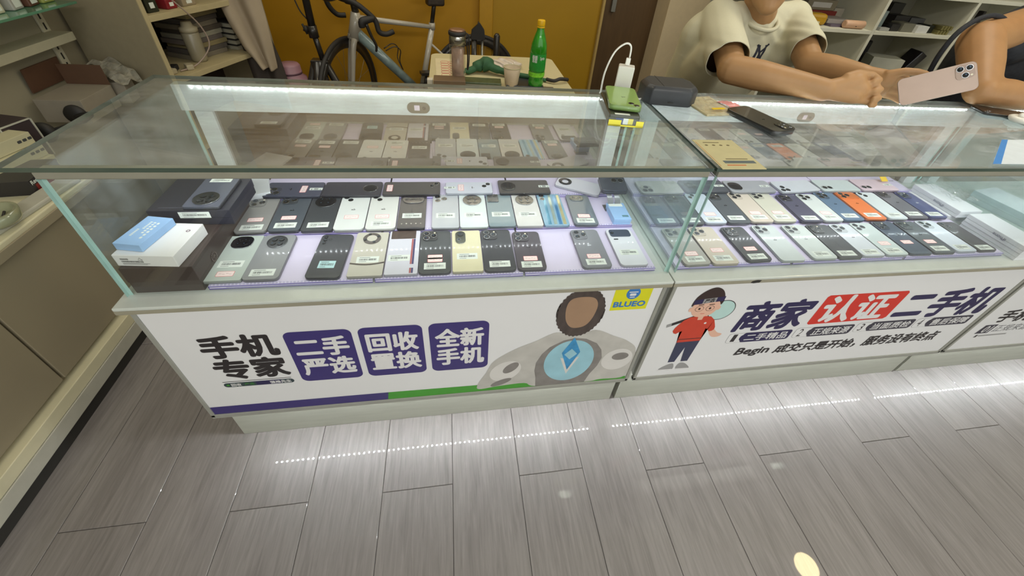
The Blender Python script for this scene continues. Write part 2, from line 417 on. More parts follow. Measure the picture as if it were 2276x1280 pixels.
# ------------------------------------------------------------ printed fronts
Y0 = .0029
def fp(lay): return lambda a, b, d: (a, Y0 - .00025*lay + d, b)
def shape(name, pts, m, parent, lay=1):
    bm = new_bm(); f = fp(lay)
    # densify nothing, plain ngon
    v = [bm.verts.new(f(a, b, 0)) for a, b in pts]; bm.faces.new(v)
    bmesh.ops.triangulate(bm, faces=bm.faces[:])
    me = bpy.data.meshes.new(name); bm.normal_update(); bm.to_mesh(me); bm.free(); me.materials.append(m)
    return link(name, me, parent)
def ell(cx, cz, rx, rz, n=40, a0=0, tilt=0):
    out = []
    for i in range(n):
        a = 2*PI*i/n + a0; x = rx*math.cos(a); z = rz*math.sin(a)
        out.append((cx+x*math.cos(tilt)-z*math.sin(tilt), cz+x*math.sin(tilt)+z*math.cos(tilt)))
    return out
def rq(x0, x1, z0, z1, r, sh=0):
    return [((a + (b-(z0+z1)/2)*sh), b) for a, b in rrect(x1-x0, z1-z0, r, 6, (x0+x1)/2, (z0+z1)/2)]
K_black = mat('ink_black', (44, 40, 42), .45, var=.02)
K_purple = mat('ink_purple', (58, 48, 112), .42, var=.03)
K_navy = mat('ink_navy', (40, 34, 78), .42)
K_green = mat('ink_green', (66, 150, 44), .42, var=.04)
K_red = mat('ink_red', (206, 48, 34), .42, var=.03)
K_white = mat('ink_white', (222, 222, 222), .45)
K_yellow = mat('ink_yellow', (216, 214, 26), .42, var=.03)
K_blue = mat('ink_blue', (58, 120, 186), .42)
K_grey = mat('ink_grey', (150, 150, 150), .45)
def T(body, q, m, par, lay=2, bold=.0):
    return text('lettering', body, q, fp(lay), m, par, bold)
T('手机', [(.084, .528), (.243, .528), (.243, .450), (.084, .450)], K_black, p1, 1, .0034)
T('专家', [(.085, .441), (.244, .441), (.244, .363), (.085, .363)], K_black, p1, 1, .0034)
shape('thin_rule', [(.081, .3525), (.241, .3525), (.241, .3505), (.081, .3505)], K_black, p1)
shape('pill_badge', rq(.080, .245, .328, .346, .0088), mat('ink_dark_teal', (50, 66, 70), .4), p1, 1)
shape('pill_badge_blue', [(.155, .3455), (.215, .3455), (.215, .3285), (.155, .3285)], K_navy, p1, 1.3)
shape('pill_dot', ell(.0895, .337, .0035, .0035, 16), K_green, p1, 2)
T('回收', [(.097, .343), (.120, .343), (.120, .331), (.097, .331)], K_white, p1, 2, .0003)
T('严选', [(.128, .342), (.150, .342), (.150, .332), (.128, .332)], K_green, p1, 2, 0)
T('强推先生', [(.188, .343), (.238, .343), (.238, .331), (.188, .331)], K_white, p1, 2, .0003)
for (x0, x1, a, b) in ((.265, .4165, '二手', '严选'), (.431, .582, '回收', '置换'), (.597, .748, '全新', '手机')):
    shape('badge', rq(x0, x1, .328, .529, .018), K_purple, p1)
    T(a, [(x0+.016, .504), (x1-.015, .504), (x1-.015, .435), (x0+.016, .435)], K_white, p1, 2, .0026)
    T(b, [(x0+.016, .424), (x1-.013, .424), (x1-.013, .356), (x0+.016, .356)], K_white, p1, 2, .0026)
shape('purple_band', [(.0125, .242), (.469, .242), (.464, .2065), (.0125, .2065)], K_purple, p1)
shape('green_band', [(.469, .242), (.722, .2395), (1.187, .220), (1.187, .2065), (.464, .2065)], K_green, p1)
shape('yellow_square', [(1.061, .619), (1.162, .619), (1.162, .538), (1.061, .538)], K_yellow, p1)
shape('emblem', ell(1.112, .600, .0185, .0215, 32), K_blue, p1, 2)
shape('emblem_mark', rq(1.100, 1.124, .603, .6065, .001), K_white, p1, 3)
shape('emblem_mark', rq(1.1035, 1.1205, .591, .600, .003), K_white, p1, 3)
shape('emblem_mark', rq(1.105, 1.119, .5845, .5875, .001), K_white, p1, 3)
T('BLUEO', [(1.068, .570), (1.154, .570), (1.154, .551), (1.068, .551)], K_blue, p1, 2, .0011)
# plain generic stand-in for the printed artwork: rounded forms with a gem, no face
K_dk = mat('art_dark', (72, 62, 58), .45, var=.25, scale=60, stretch=(1, 1, .3))
K_tan = mat('art_tan', (158, 128, 102), .45, var=.06, scale=14)
K_sil = mat('art_silver', (186, 184, 178), .4, var=.10, scale=18)
K_sil2 = mat('art_silver_dark', (128, 124, 120), .4, var=.14, scale=30)
K_bl = mat('art_pale_blue', (150, 196, 210), .4, var=.10, scale=14)
K_bd = mat('art_gem_blue', (52, 138, 190), .35, var=.22, scale=40)
K_wh = mat('art_white', (212, 210, 206), .4, var=.04, scale=20)
def blob(pts, n=5):
    P = [Vector((a, b, 0)) for a, b in pts]; k = len(P); out = []
    for i in range(k):
        p0, p1_, p2_, p3 = P[i-1], P[i], P[(i+1) % k], P[(i+2) % k]
        for j in range(n):
            t = j/n
            q = .5*((2*p1_)+(p2_-p0)*t+(2*p0-5*p1_+4*p2_-p3)*t*t+(3*p1_-p0-3*p2_+p3)*t**3); out.append((q.x, q.y))
    return [(a, max(b, .2068)) for a, b in out]
shape('art_form', blob([(.93, .462), (.985, .445), (1.04, .462), (1.10, .43), (1.15, .40), (1.186, .35), (1.186, .225), (1.10, .215), (1.06, .2075), (.90, .2075), (.86, .23), (.78, .225), (.725, .218), (.722, .245), (.745, .30), (.765, .352), (.82, .40), (.875, .43)]), K_sil, p1, 2)
shape('art_form', [(.897, .2075), (.894, .25), (.886, .29), (.887, .33), (.900, .37), (.92, .40), (.955, .425), (.985, .433), (1.02, .426), (1.055, .402), (1.075, .37), (1.085, .33), (1.078, .29), (1.062, .25), (1.052, .2075)], K_sil2, p1, 2.6)
shape('art_form', ell(.985, .325, .074, .098, 44), K_bl, p1, 3.2)
shape('art_form', [(.985, .262), (.957, .345), (.985, .335), (1.013, .345)], K_wh, p1, 3.8)
shape('art_form', [(.985, .436), (.958, .368), (.985, .283), (1.012, .368)], K_bd, p1, 4.4)
shape('art_form', [(.985, .385), (.966, .36), (.985, .335), (1.004, .36)], K_bl, p1, 5)
shape('art_form', ell(.80, .30, .052, .040, 36, tilt=.9), K_wh, p1, 3.2)
shape('art_form', ell(.815, .315, .030, .016, 30, tilt=.9), K_sil2, p1, 3.8)
shape('art_form', ell(1.135, .315, .048, .052, 36), K_wh, p1, 3.2)
shape('art_form', ell(1.142, .33, .026, .018, 30), K_sil2, p1, 3.8)
shape('art_form', ell(.79, .245, .034, .012, 30, tilt=.5), K_sil2, p1, 3.8)
rp = random.Random(3); hp = []
for i in range(72):
    a = 2*PI*i/72; rr = 1+.045*(i % 2)+.02*rp.random(); hp.append((.984+.062*rr*math.cos(a), min(.6195, .535+.090*rr*math.sin(a))))
shape('art_form', hp, K_dk, p1, 4)
shape('art_form', blob([(.952, .590), (.982, .597), (1.012, .590), (1.025, .56), (1.018, .51), (1.0, .482), (.968, .480), (.948, .51), (.942, .56)]), K_tan, p1, 4.6)
# middle counter print
T('商家', [(1.482, .535), (1.706, .535), (1.690, .412), (1.466, .412)], K_navy, p2, 1, .0048)
shape('red_badge', [(1.728, .547), (1.722, .540), (1.722, .425), (1.730, .418), (1.998, .422), (2.006, .430), (2.006, .540), (1.998, .548)], K_red, p2)
T('认证', [(1.742, .541), (1.972, .541), (1.972, .427), (1.742, .427)], K_white, p2, 2, .0042)
T('二', [(2.030, .520), (2.130, .520), (2.125, .432), (2.025, .432)], K_navy, p2, 1, .0052)
T('手机', [(2.150, .540), (2.390, .540), (2.378, .418), (2.138, .418)], K_navy, p2, 1, .0048)
K_line = mat('ink_line', (120, 120, 124), .5)
for (x0, xm, x1, num, body) in ((1.474, 1.522, 1.691, '1', '二手精品'), (1.703, 1.756, 1.914, '2', '正规来源'), (1.924, 1.974, 2.145, '3', '当面质检'), (2.152, 2.206, 2.378, '4', '售后保障')):
    z0, z1 = (.353, .399) if x0 < 1.6 else ((.356, .403) if x0 < 1.9 else (.362, .407))
    shape('pill_outline', rq(x0, x1, z0, z1, .010), K_line, p2, 1)
    shape('pill_inside', rq(x0+.0008, x1-.0008, z0+.0008, z1-.0008, .0094), M_poster, p2, 1.5)
    shape('pill_badge', rq(xm, x1, z0, z1, .010), K_navy if x0 < 1.6 else mat('ink_charcoal', (56, 54, 68), .42), p2, 2)
    shape('pill_badge', ell(xm+.002, (z0+z1)/2, .009, .014, 20), K_navy if x0 < 1.6 else mat('ink_charcoal', (56, 54, 68), .42), p2, 2.3)
    T(num, [(x0+.016, z1-.005), (x0+.030, z1-.005), (x0+.028, z0+.006), (x0+.014, z0+.006)], K_black, p2, 2.3, 0)
    T(body, [(xm+.014, z1-.007), (x1-.010, z1-.007), (x1-.012, z0+.007), (xm+.012, z0+.007)], K_white, p2, 3, .0006)
T('Begin', [(1.542, .320), (1.657, .320), (1.653, .276), (1.532, .276)], K_black, p2, 1, .0017)
T('成交只是开始，', [(1.682, .323), (1.990, .325), (1.984, .279), (1.676, .279)], K_black, p2, 1, .0017)
T('服务没有终点', [(2.020, .330), (2.316, .330), (2.310, .281), (2.014, .281)], K_black, p2, 1, .0017)
# cartoon clerk (plain generic figure)
K_skin = mat('ink_skin', (222, 178, 156), .45); K_hair = mat('ink_hair', (52, 36, 34), .45); K_shirt = mat('ink_shirt', (196, 62, 40), .45)
K_pant = mat('ink_trousers', (52, 56, 82), .45); K_lens = mat('ink_lens', (182, 214, 210), .4)
shape('cartoon_form', ell(1.397, .512, .040, .041, 36), K_black, p2, 1.01); shape('cartoon_form', ell(1.397, .512, .0375, .0385, 36), K_lens, p2, 1.43)
shape('cartoon_form', [(1.248, .462), (1.325, .497), (1.328, .486), (1.250, .450)], K_black, p2, 1.44)
shape('cartoon_form', [(1.248, .462), (1.262, .468), (1.264, .456), (1.250, .450)], K_grey, p2, 1.85)
shape('cartoon_form', blob([(1.375, .488), (1.401, .452), (1.408, .428), (1.394, .420), (1.378, .436), (1.382, .378), (1.307, .376), (1.306, .430), (1.290, .418), (1.276, .432), (1.286, .462), (1.312, .490)], 2), K_shirt, p2, 1.86)
shape('cartoon_form', [(1.307, .392), (1.381, .392), (1.381, .389), (1.307, .389)], K_hair, p2, 2.28)
shape('cartoon_form', [(1.307, .376), (1.382, .378), (1.378, .276), (1.355, .276), (1.344, .350), (1.334, .276), (1.312, .276)], K_pant, p2, 1.89)
shape('cartoon_form', blob([(1.392, .424), (1.404, .432), (1.425, .412), (1.443, .404), (1.436, .392), (1.412, .394)], 4), K_skin, p2, 1.70)
shape('cartoon_form', blob([(1.292, .238), (1.314, .262), (1.334, .266), (1.338, .234)], 4), K_grey, p2, 1.92)
shape('cartoon_form', blob([(1.352, .236), (1.354, .266), (1.374, .264), (1.398, .234)], 4), K_grey, p2, 1.93)
shape('cartoon_form', [(1.292, .238), (1.338, .238), (1.338, .233), (1.290, .233)], K_white, p2, 2.34); shape('cartoon_form', [(1.352, .238), (1.398, .236), (1.398, .231), (1.352, .232)], K_white, p2, 2.36)
shape('cartoon_form', [(1.332, .505), (1.352, .505), (1.350, .476), (1.336, .476)], K_skin, p2, 2.37)
shape('cartoon_form', blob([(1.304, .545), (1.303, .515), (1.318, .494), (1.343, .489), (1.366, .496), (1.379, .518), (1.378, .55), (1.34, .565)], 5), K_skin, p2, 2.78)
shape('cartoon_form', ell(1.299, .522, .006, .009, 16), K_skin, p2, 2.59); shape('cartoon_form', ell(1.382, .524, .006, .009, 16), K_skin, p2, 2.61)
shape('cartoon_form', blob([(1.296, .535), (1.300, .570), (1.320, .596), (1.345, .606), (1.370, .592), (1.386, .560), (1.384, .537), (1.372, .552), (1.340, .560), (1.312, .551)], 5), K_hair, p2, 3.22)
shape('cartoon_form', [(1.298, .560), (1.386, .570), (1.386, .552), (1.299, .541)], K_navy, p2, 3.63)
shape('cartoon_form', [(1.324, .563), (1.362, .567), (1.362, .549), (1.324, .545)], K_grey, p2, 4.05)
T('严选', [(1.329, .562), (1.357, .565), (1.357, .550), (1.329, .547)], K_black, p2, 4.2, .0004)
for cx in (1.324, 1.356):
    shape('cartoon_form', ell(cx, .524, .0128, .0112, 24), K_hair, p2, 3.26); shape('cartoon_form', ell(cx, .524, .0116, .010, 24), K_skin, p2, 3.57)
    shape('cartoon_form', ell(cx, .524, .0035, .0045, 16), K_hair, p2, 3.89); shape('cartoon_form', [(cx-.008, .541), (cx+.008, .542), (cx+.008, .539), (cx-.008, .538)], K_hair, p2, 3.90)
shape('cartoon_form', [(1.334, .5035), (1.348, .5035), (1.346, .502), (1.336, .502)], K_red, p2, 3.71)
shape('cartoon_form', ell(1.367, .460, .004, .004, 14), K_white, p2, 2.73)
# third counter print
T('手机', [(2.512, .417), (2.655, .417), (2.648, .355), (2.505, .355)], K_black, p3, 1, .0020)
shape('number_badge', [(2.492, .341), (2.548, .341), (2.540, .294), (2.484, .294)], mat('ink_charcoal', (56, 54, 68)), p3)
T('01', [(2.506, .335), (2.537, .335), (2.532, .300), (2.501, .300)], K_white, p3, 2, .0006)
T('正规来源', [(2.556, .336), (2.715, .336), (2.709, .299), (2.550, .299)], K_line, p3, 1, 0)
shape('thin_rule', [(2.502, .286), (2.512, .286), (2.510, .272), (2.500, .272)], K_black, p3)
shape('thin_rule', [(2.516, .283), (2.642, .284), (2.642, .277), (2.516, .276)], K_grey, p3)

# ------------------------------------------------------------ trays
def tray(x0, x1, label):
    t = thing('display_tray', label, 'tray', (x0, .031, ZS), 0, 'lavender display trays'); W = x1-x0-.003
    tiers = ((0, .170, .0025, .011), (.172, .327, .0105, .018), (.320, .425, .0185, .026))
    for i, (a, b, z0, z1) in enumerate(tiers):
        mbox('tier', (.0, W, a, b, z0, z1), M_tray, t, .0008)
        bm = new_bm(); box(bm, 0, W, a-.0014, a-.0002, z0-.0005, z0+.0010); box(bm, 0, W, a-.0014, a-.0002, z1-.002, z1-.0008)
        box(bm, 0, .001, a-.0014, a-.0002, z0, z1)
        obj('tier_outline', bm, M_purple, t)
        bm = new_bm(); n = 46
        for k in range(n):
            x = W*(k+.5)/n; box(bm, x-.002, x+.002, a+.0004, a+.0036, z1+.0001, z1+.0022)
        obj('bead_rail', bm, M_acr, t, kind='stuff')
        if i: mbox('riser', (0.0005, W-.0005, a+.001, a+.004, 0, z0), M_tray, t, 0)
    mbox('foot', (.004, W-.004, .004, .408, 0, .0024), M_tray, t, 0)
    mbox('price_strip', (.035, W-.03, -.0030, -.0016, .0035, .0085), M_acr, t, 0)
    return t
tray(.151, .486, 'lavender tray with three tiers beside the brown box, left counter')
tray(.488, .830, 'lavender tray in the middle of the left counter, full of phones')
tray(.832, 1.168, 'lavender tray at the right end of the left counter, next to the glass divider')
tray(1.222, 1.559, 'lavender tray at the left end of the middle counter, next to the glass divider')
tray(1.561, 1.919, 'lavender tray in the middle of the middle counter under white phones')
tray(1.921, 2.274, 'lavender tray beside the white phone boxes, middle counter')

# ------------------------------------------------------------ phones
M_lens = mat('lens_black', (10, 12, 16), .08, var=.3, scale=200, coat=1)
M_lensring = mat('lens_chrome', (190, 192, 196), .18, metal=1)
M_glint = mat('lens_glint', (70, 90, 110), .15, metal=.6)
M_flash = mat('flash_cream', (230, 222, 196), .4)
M_label = mat('label_paper', (226, 232, 224), .6, var=.02)
M_bar = mat('label_bars', (60, 62, 62), .6)
M_tagw = mat('tag_paper', (246, 224, 220), .6)
M_tagr = mat('tag_red_line', (218, 84, 92), .6)
M_pen = mat('tag_pen', (120, 70, 80), .6)
def body_mat(c, rough=.28, metal=0):
    return mat('back_%d_%d_%d' % c, c, rough, metal=metal, var=.03, scale=25, coat=.45, coat_rough=.05)
def disc(bm, x, y, r, z0, z1, mi, n=20):
    prism(bm, [(x+r*math.cos(2*PI*i/n), y+r*math.sin(2*PI*i/n)) for i in range(n)], z0, z1, mi)
def lens(par, x, y, r, z, ring=True, name='lens'):
    bm = new_bm()
    if ring: disc(bm, x, y, r, z, z+.0009, 1)
    disc(bm, x, y, r*(.80 if ring else 1), z+.0009*ring, z+.0013, 0)
    disc(bm, x-r*.2, y+r*.15, r*.28, z+.0013, z+.00142, 2, 10)
    obj(name, bm, [M_lens, M_lensring, M_glint], par)
def label_sticker(par, x, y, z, w=.050, h=.0215, rot=0, cm=None):
    M = Matrix.Translation((x, y, 0)) @ Matrix.Rotation(rot, 4, 'Z')
    bm = new_bm(); prism(bm, [(-w/2, -h/2), (w/2, -h/2), (w/2, h/2), (-w/2, h/2)], z, z+.00018, 0, M=M)
    rr = random.Random(int(x*1e5+y*1e6)); xx = -w*.38
    while xx < w*.38:
        ww = rr.choice((.0004, .0007, .0011)); box(bm, xx, xx+ww, -h*.16, h*.16, z+.00018, z+.00022, 1, M); xx += ww+rr.choice((.0005, .0009))
    box(bm, -w*.38, w*.1, h*.30, h*.36, z+.00018, z+.00022, 1, M); box(bm, -w*.38, -w*.05, -h*.36, -h*.31, z+.00018, z+.00022, 1, M)
    return obj('barcode_label', bm, [cm or M_label, M_bar], par)
def price_sticker(par, x, y, z, w=.035, h=.0165, rot=0, pale=False):
    M = Matrix.Translation((x, y, 0)) @ Matrix.Rotation(rot, 4, 'Z')
    bm = new_bm(); prism(bm, rrect(w, h, .002, 3), z, z+.00016, 1, M=M); prism(bm, rrect(w-.0014, h-.0014, .0015, 3), z+.00016, z+.0002, 0, M=M)
    for i, (a, b, c, d) in enumerate(((-.35, -.22, -.1, .22), (-.16, -.02, -.2, .1), (.04, .18, -.05, .2), (.22, .34, -.22, .15))):
        box(bm, w*a, w*b, h*(c+d)/2-.0003, h*(c+d)/2+.0003, z+.0002, z+.00023, 2, M)
    obj('price_sticker', bm, [M_tagw if not pale else M_label, M_tagr, M_pen], par)
def apple(par, z, m, y=.004, s=.0062):
    bm = new_bm()
    P = blob([(-.9, .3), (-.55, .85), (0, .62), (.55, .85), (.86, .55), (.62, .12), (.9, -.35), (.45, -.95), (0, -.82), (-.45, -.95), (-.85, -.45)], 3)
    prism(bm, [(a*s, y+b*s) for a, b in P], z, z+.00008, 0)
    prism(bm, [(.0*s, y+.95*s), (.1*s, y+1.3*s), (.42*s, y+1.5*s), (.36*s, y+1.1*s)], z, z+.00008, 0)
    obj('back_emblem', bm, m, par)
def phone(label, cx, cy, z, rz, col, cam_style, extras='', w=.0745, l=.157, h=.008, r=.0105, group=None, edge=None, rot=None, cat='phone', metal=0):
    t = thing('phone', label, cat, (cx, cy, z), rz, group, rot)
    mb = body_mat(col, metal=metal); me_ = edge or body_mat(tuple(int(v*.72) for v in col))
    bm = new_bm(); prism(bm, rrect(w, l, r, 5), 0, h, 0, 1, ch=.0009)
    obj('body', bm, [mb, me_], t)
    isl = mat('island_%d_%d_%d' % col, tuple(max(0, int(v*.90)) for v in col), .2, coat=.6)
    blk = mat('island_black', (20, 22, 28), .12, coat=1)
    X, Y = -w/2, l/2
    def island(P, m, hh=.0016, chrome=False):
        bm = new_bm(); prism(bm, P, h, h+hh, 0, 1, ch=.0003); return obj('camera_island', bm, [m, M_lensring if chrome else m], t), h+hh
    s = cam_style
    if s in ('tri', 'trib'):
        o, zz = island(rrect(.037, .037, .009, 5, X+.0235, Y-.0235), isl if s == 'tri' else mat('island_dk_%d_%d_%d' % col, tuple(int(v*.75) for v in col), .2, coat=.6))
        for a, b in ((X+.0145, Y-.0145), (X+.0145, Y-.0325), (X+.0325, Y-.0235)): lens(o, a, b, .0078, zz)
        bm = new_bm(); disc(bm, X+.0345, Y-.0115, .0024, zz, zz+.0003, 0, 12); obj('flash', bm, M_flash, o)
    elif s == 'plateau':
        o, zz = island(rrect(w-.006, .040, .010, 5, 0, Y-.0235), isl)
        for a, b in ((X+.0165, Y-.0145), (X+.0165, Y-.0325), (X+.0345, Y-.0235)): lens(o, a, b, .0078, zz)
    elif s == 'duo':
        for a, b in ((X+.0125, Y-.0115), (X+.0240, Y-.0235)): lens(t, a, b, .0070, h, True)
    elif s == 'duod':
        for a, b in ((X+.0125, Y-.0235), (X+.0240, Y-.0115)): lens(t, a, b, .0065, h, True)
    elif s == 'pill2':
        o, zz = island(rrect(.022, .041, .010, 5, X+.0175, Y-.0265), isl)
        for b in (Y-.0165, Y-.0360): lens(o, X+.0175, b, .0080, zz)
    elif s in ('round', 'roundbig', 'roundlow'):
        rr = {'round': .0225, 'roundbig': .0265, 'roundlow': .021}[s]
        o, zz = island([(rr*math.cos(2*PI*i/36), Y-rr-.006+rr*math.sin(2*PI*i/36)) for i in range(36)], blk, .0024, True)
        for i in range(4):
            a = PI/4+i*PI/2; lens(o, rr*.48*math.cos(a), Y-rr-.006+rr*.48*math.sin(a), rr*.27, zz, False)
    elif s == 'roundcorner':
        o, zz = island([(X+.026+.0195*math.cos(2*PI*i/32), Y-.026+.0195*math.sin(2*PI*i/32)) for i in range(32)], blk, .002, True)
        for i in range(3): lens(o, X+.026+.009*math.cos(i*2.1+.5), Y-.026+.009*math.sin(i*2.1+.5), .0052, zz, False)
    elif s == 'ringthin':
        bm = new_bm(); lathe(bm, [(.0185, h), (.0200, h), (.0200, h+.0012), (.0185, h+.0012), (.0185, h)], 36, 0, (0, Y-.030), False); o = obj('camera_ring', bm, M_lensring, t)
        bm = new_bm(); disc(bm, 0, Y-.030, .0184, h, h+.0008, 0, 32); obj('camera_glass', bm, blk, o)
    elif s == 'donut':
        c_ = (0, Y-.026); bm = new_bm(); disc(bm, *c_, .0210, h, h+.0018, 0, 36); disc(bm, *c_, .0120, h+.0018, h+.0021, 1, 30)
        o = obj('camera_ring', bm, [mat('donut_bronze', (84, 76, 70), .2, coat=.8), body_mat(col)], t)
        for i in range(4): lens(o, .0165*math.cos(i*PI/2+.4), c_[1]+.0165*math.sin(i*PI/2+.4), .0034, h+.0018, False)
        bm = new_bm(); P = [( -w/2+.0002+ (w-.0004)*i/14, -.033-.006*math.sin(PI*i/14)) for i in range(15)]
        prism(bm, P+[(a, b-.005) for a, b in P[::-1]], h, h+.0003, 0); obj('dark_arc', bm, mat('donut_bronze', (84, 76, 70)), t)
    elif s == 'squircle':
        o, zz = island(rrect(.046, .043, .017, 6, -.002, Y-.0275), blk, .0024, True)
        for i in range(4):
            a = PI/4+i*PI/2; lens(o, -.002+.0095*math.cos(a), Y-.0275+.0095*math.sin(a), .0056, zz, False)
    elif s == 'hstrip':
        bm = new_bm(); prism(bm, rrect(w*.80, .032, .001, 2, -.003, Y-.0165), h, h+.0004, 0); o = obj('print_patch', bm, mat('patch_brown', (74, 58, 50), .4, var=.25, scale=80), t)
        bm = new_bm(); prism(bm, blob([(-.030, Y-.028), (-.030, Y-.014), (-.022, Y-.012), (-.013, Y-.020), (-.009, Y-.031), (-.028, Y-.0315)], 3), h+.0004, h+.0006, 0); obj('print_patch_orange', bm, mat('patch_orange', (240, 158, 60), .4), o)
        for (a, m_) in ((.018, mat('stripe_red', (168, 96, 96), .5)), (.0225, mat('stripe_navy', (62, 60, 104), .5))):
            bm = new_bm(); box(bm, a, a+.0042, -.0775, -.060, h, h+.0002); box(bm, a, a+.0042, -.047, Y-.034, h, h+.0002); obj('stripe', bm, m_, t)
    elif s == 'smallcol':
        for i in range(3): lens(t, X+.011, Y-.012-.011*i, .0042, h, False)
        bm = new_bm(); disc(bm, X+.023, Y-.020, .004, h, h+.0002, 0, 14); obj('sensor', bm, blk, t)
    elif s == 'oval':
        o, zz = island(rrect(.0255, .050, .0125, 6, X+.0215, Y-.030), mat('oval_green_grey', (70, 72, 56), .15, metal=.4, coat=.8), .0022, True)
        lens(o, X+.0215, Y-.018, .0080, zz, False); lens(o, X+.0175, Y-.040, .0052, zz, True)
    elif s == 'glitter':
        o, zz = island(rrect(.058, .040, .019, 6, 0, Y-.026), mat('glitter_black', (34, 30, 40), .15, var=.9, scale=400, coat=1), .002, True)
        for i in range(4): lens(o, -.018+.012*i, Y-.026, .005, zz, False)
        bm = new_bm()
        for i in range(5): disc(bm, -.024+.012*i, -.060, .0022, h, h+.0004, 0, 10)
        obj('rhinestone', bm, M_lensring, t, kind='stuff')
    elif s == 'tri4':
        for a, b in ((X+.014, Y-.013), (X+.014, Y-.031), (X+.032, Y-.022)): lens(t, a, b, .0080, h)
    elif s == 'squarebl':
        o, zz = island(rrect(.032, .040, .004, 4, X+.0200, Y-.0235), mat('island_dark_blue', (44, 58, 70), .2, coat=.8), .0018)
        for a, b in ((X+.0125, Y-.013), (X+.0265, Y-.013), (X+.0125, Y-.033)): lens(o, a, b, .0054, zz, False)
    elif s == 'holo':
        for a, b in ((X+.014, Y-.0115), (X+.014, Y-.0275)): lens(t, a, b, .0075, h)
        for k, (px, c_) in enumerate(((-.020, (120, 190, 226)), (-.004, (206, 226, 214)), (.010, (104, 168, 224)), (.022, (232, 226, 176)))):
            bm = new_bm(); prism(bm, [(px-.004, -.074), (px+.005, -.074), (px+.009, .072), (px+.002, .072)], h, h+.00015, 0); obj('rainbow_streak', bm, mat('holo%d' % k, c_, .12, metal=.5, coat=1, var=.15, scale=30), t)
    elif s == 'ovalchrome':
        o, zz = island(rrect(.042, .028, .0135, 6, -.004, Y-.021), mat('oval_silver', (130, 136, 134), .15, metal=.8), .0024, True)
        for a in (-.014, .004): lens(o, a, Y-.021, .0082, zz)
    elif s == 'barwide':
        o, zz = island(rrect(.058, .030, .007, 5, 0, Y-.019), mat('bar_slate', (56, 66, 86), .15, coat=1), .0018)
        lens(o, -.022, Y-.019, .004, zz, False)
        bm = new_bm(); prism(bm, rrect(.013, .005, .0022, 3, -.018, Y-.044), h, h+.0003, 0); obj('sensor', bm, blk, t)
    elif s == 'ringwhite':
        c_ = (0, Y-.026); bm = new_bm(); lathe(bm, [(.0105, h+.0012), (.0205, h+.0012), (.0205, h), (.0105, h)], 36, 0, c_, False); obj('camera_ring', bm, blk, t)
    zt = h
    for tk in extras.split():
        k = tk[0]; yo = {'l': -.056, 'm': -.024, 'h': .004, 'n': -.034, 'q': -.062}[tk[1]]; xo = 0 if len(tk) < 3 else {'r': .008, 'L': -.008}[tk[2]]
        if k == 'b': label_sticker(t, xo, yo, zt)
        elif k == 'c': label_sticker(t, xo, yo, zt, .036, .024, 0, mat('label_cyan', (186, 222, 224), .6))
        elif k == 'p': price_sticker(t, xo, yo, zt)
        elif k == 'a': apple(t, zt, mat('emblem_%d_%d_%d' % col, tuple(max(0, int(v*.62)) for v in col), .15, metal=.4), .006)
        elif k == 'w': apple(t, zt, mat('emblem_light', (220, 224, 230), .2, metal=.3), .006)
        elif k == 's': label_sticker(t, xo, yo, zt, .012, .034)   # upright side label
    return t
ZF, ZM, ZB = .6601, .6671, .6751
def lo(a, k):
    return (a[0], .6708+(a[1]-.6708)*k, -.658+(a[2]+.658)*k) + tuple(a[3:7]) + (a[7]*k, a[8]*k)
KM, KB = 1.0126, 1.0274
FA, FB, FC = 'front row of phones, left counter', 'middle row of phones, left counter', 'back row of phones, left counter'
GA, GB, GC = 'front row of phones, middle counter', 'middle row of phones, middle counter', 'back row of phones, middle counter'
R = math.radians
A = [
 ('pale mint phone with rounded black chrome-rimmed camera, leftmost in the front row', .176, .115, 0, (188, 198, 190), 'squircle', 'bm pl', .0745, .156),
 ('silver-grey phone with round black camera and one barcode label', .250, .115, 0, (142, 144, 146), 'round', 'bl', .0740, .156),
 ('black phone lying alone with a pale cyan information label', .380, .112, -2.5, (44, 46, 54), 'smallcol', 'cn', .0745, .156),
 ('champagne phone with ring-shaped camera and dark curved stripe', .466, .114, 0, (196, 192, 178), 'donut', 'bm', .0765, .160),
 ('white phone with brown and orange patch and red and navy stripes', .5445, .116, 0, (212, 212, 222), 'hstrip', 'bmL', .0745, .162),
 ('dark grey phone with two red price stickers above its barcode', .6205, .115, 0, (64, 68, 70), 'trib', 'pm pn bl', .0745, .160),
 ('cream yellow phone with tall oval camera', .697, .114, 0, (222, 216, 180), 'oval', 'bm', .0720, .157),
 ('black phone with a triple camera and one label, right of the cream one', .7735, .114, 0, (56, 58, 64), 'trib', 'ah bl', .0765, .159),
 ('plum grey phone with one price sticker, beside the empty tray space', .8515, .108, -1, (74, 68, 76), 'trib', 'ah pn bl', .0710, .148),
 ('mid grey phone with silver apple emblem, alone right of the gap', 1.014, .108, -.5, (132, 134, 140), 'tri', 'wh pn bl', .0760, .152),
 ('white phone with a wide slate camera bar, nearest the glass divider', 1.112, .108, -1, (224, 226, 232), 'barwide', 'bm', .0730, .148),
]
for a in A: phone(a[0], a[1], a[2], ZF, R(a[3]), a[4], a[5], a[6], a[7], a[8], group=FA, r=.004 if a[5] in ('hstrip', 'donut', 'oval', 'squircle') else .0105)
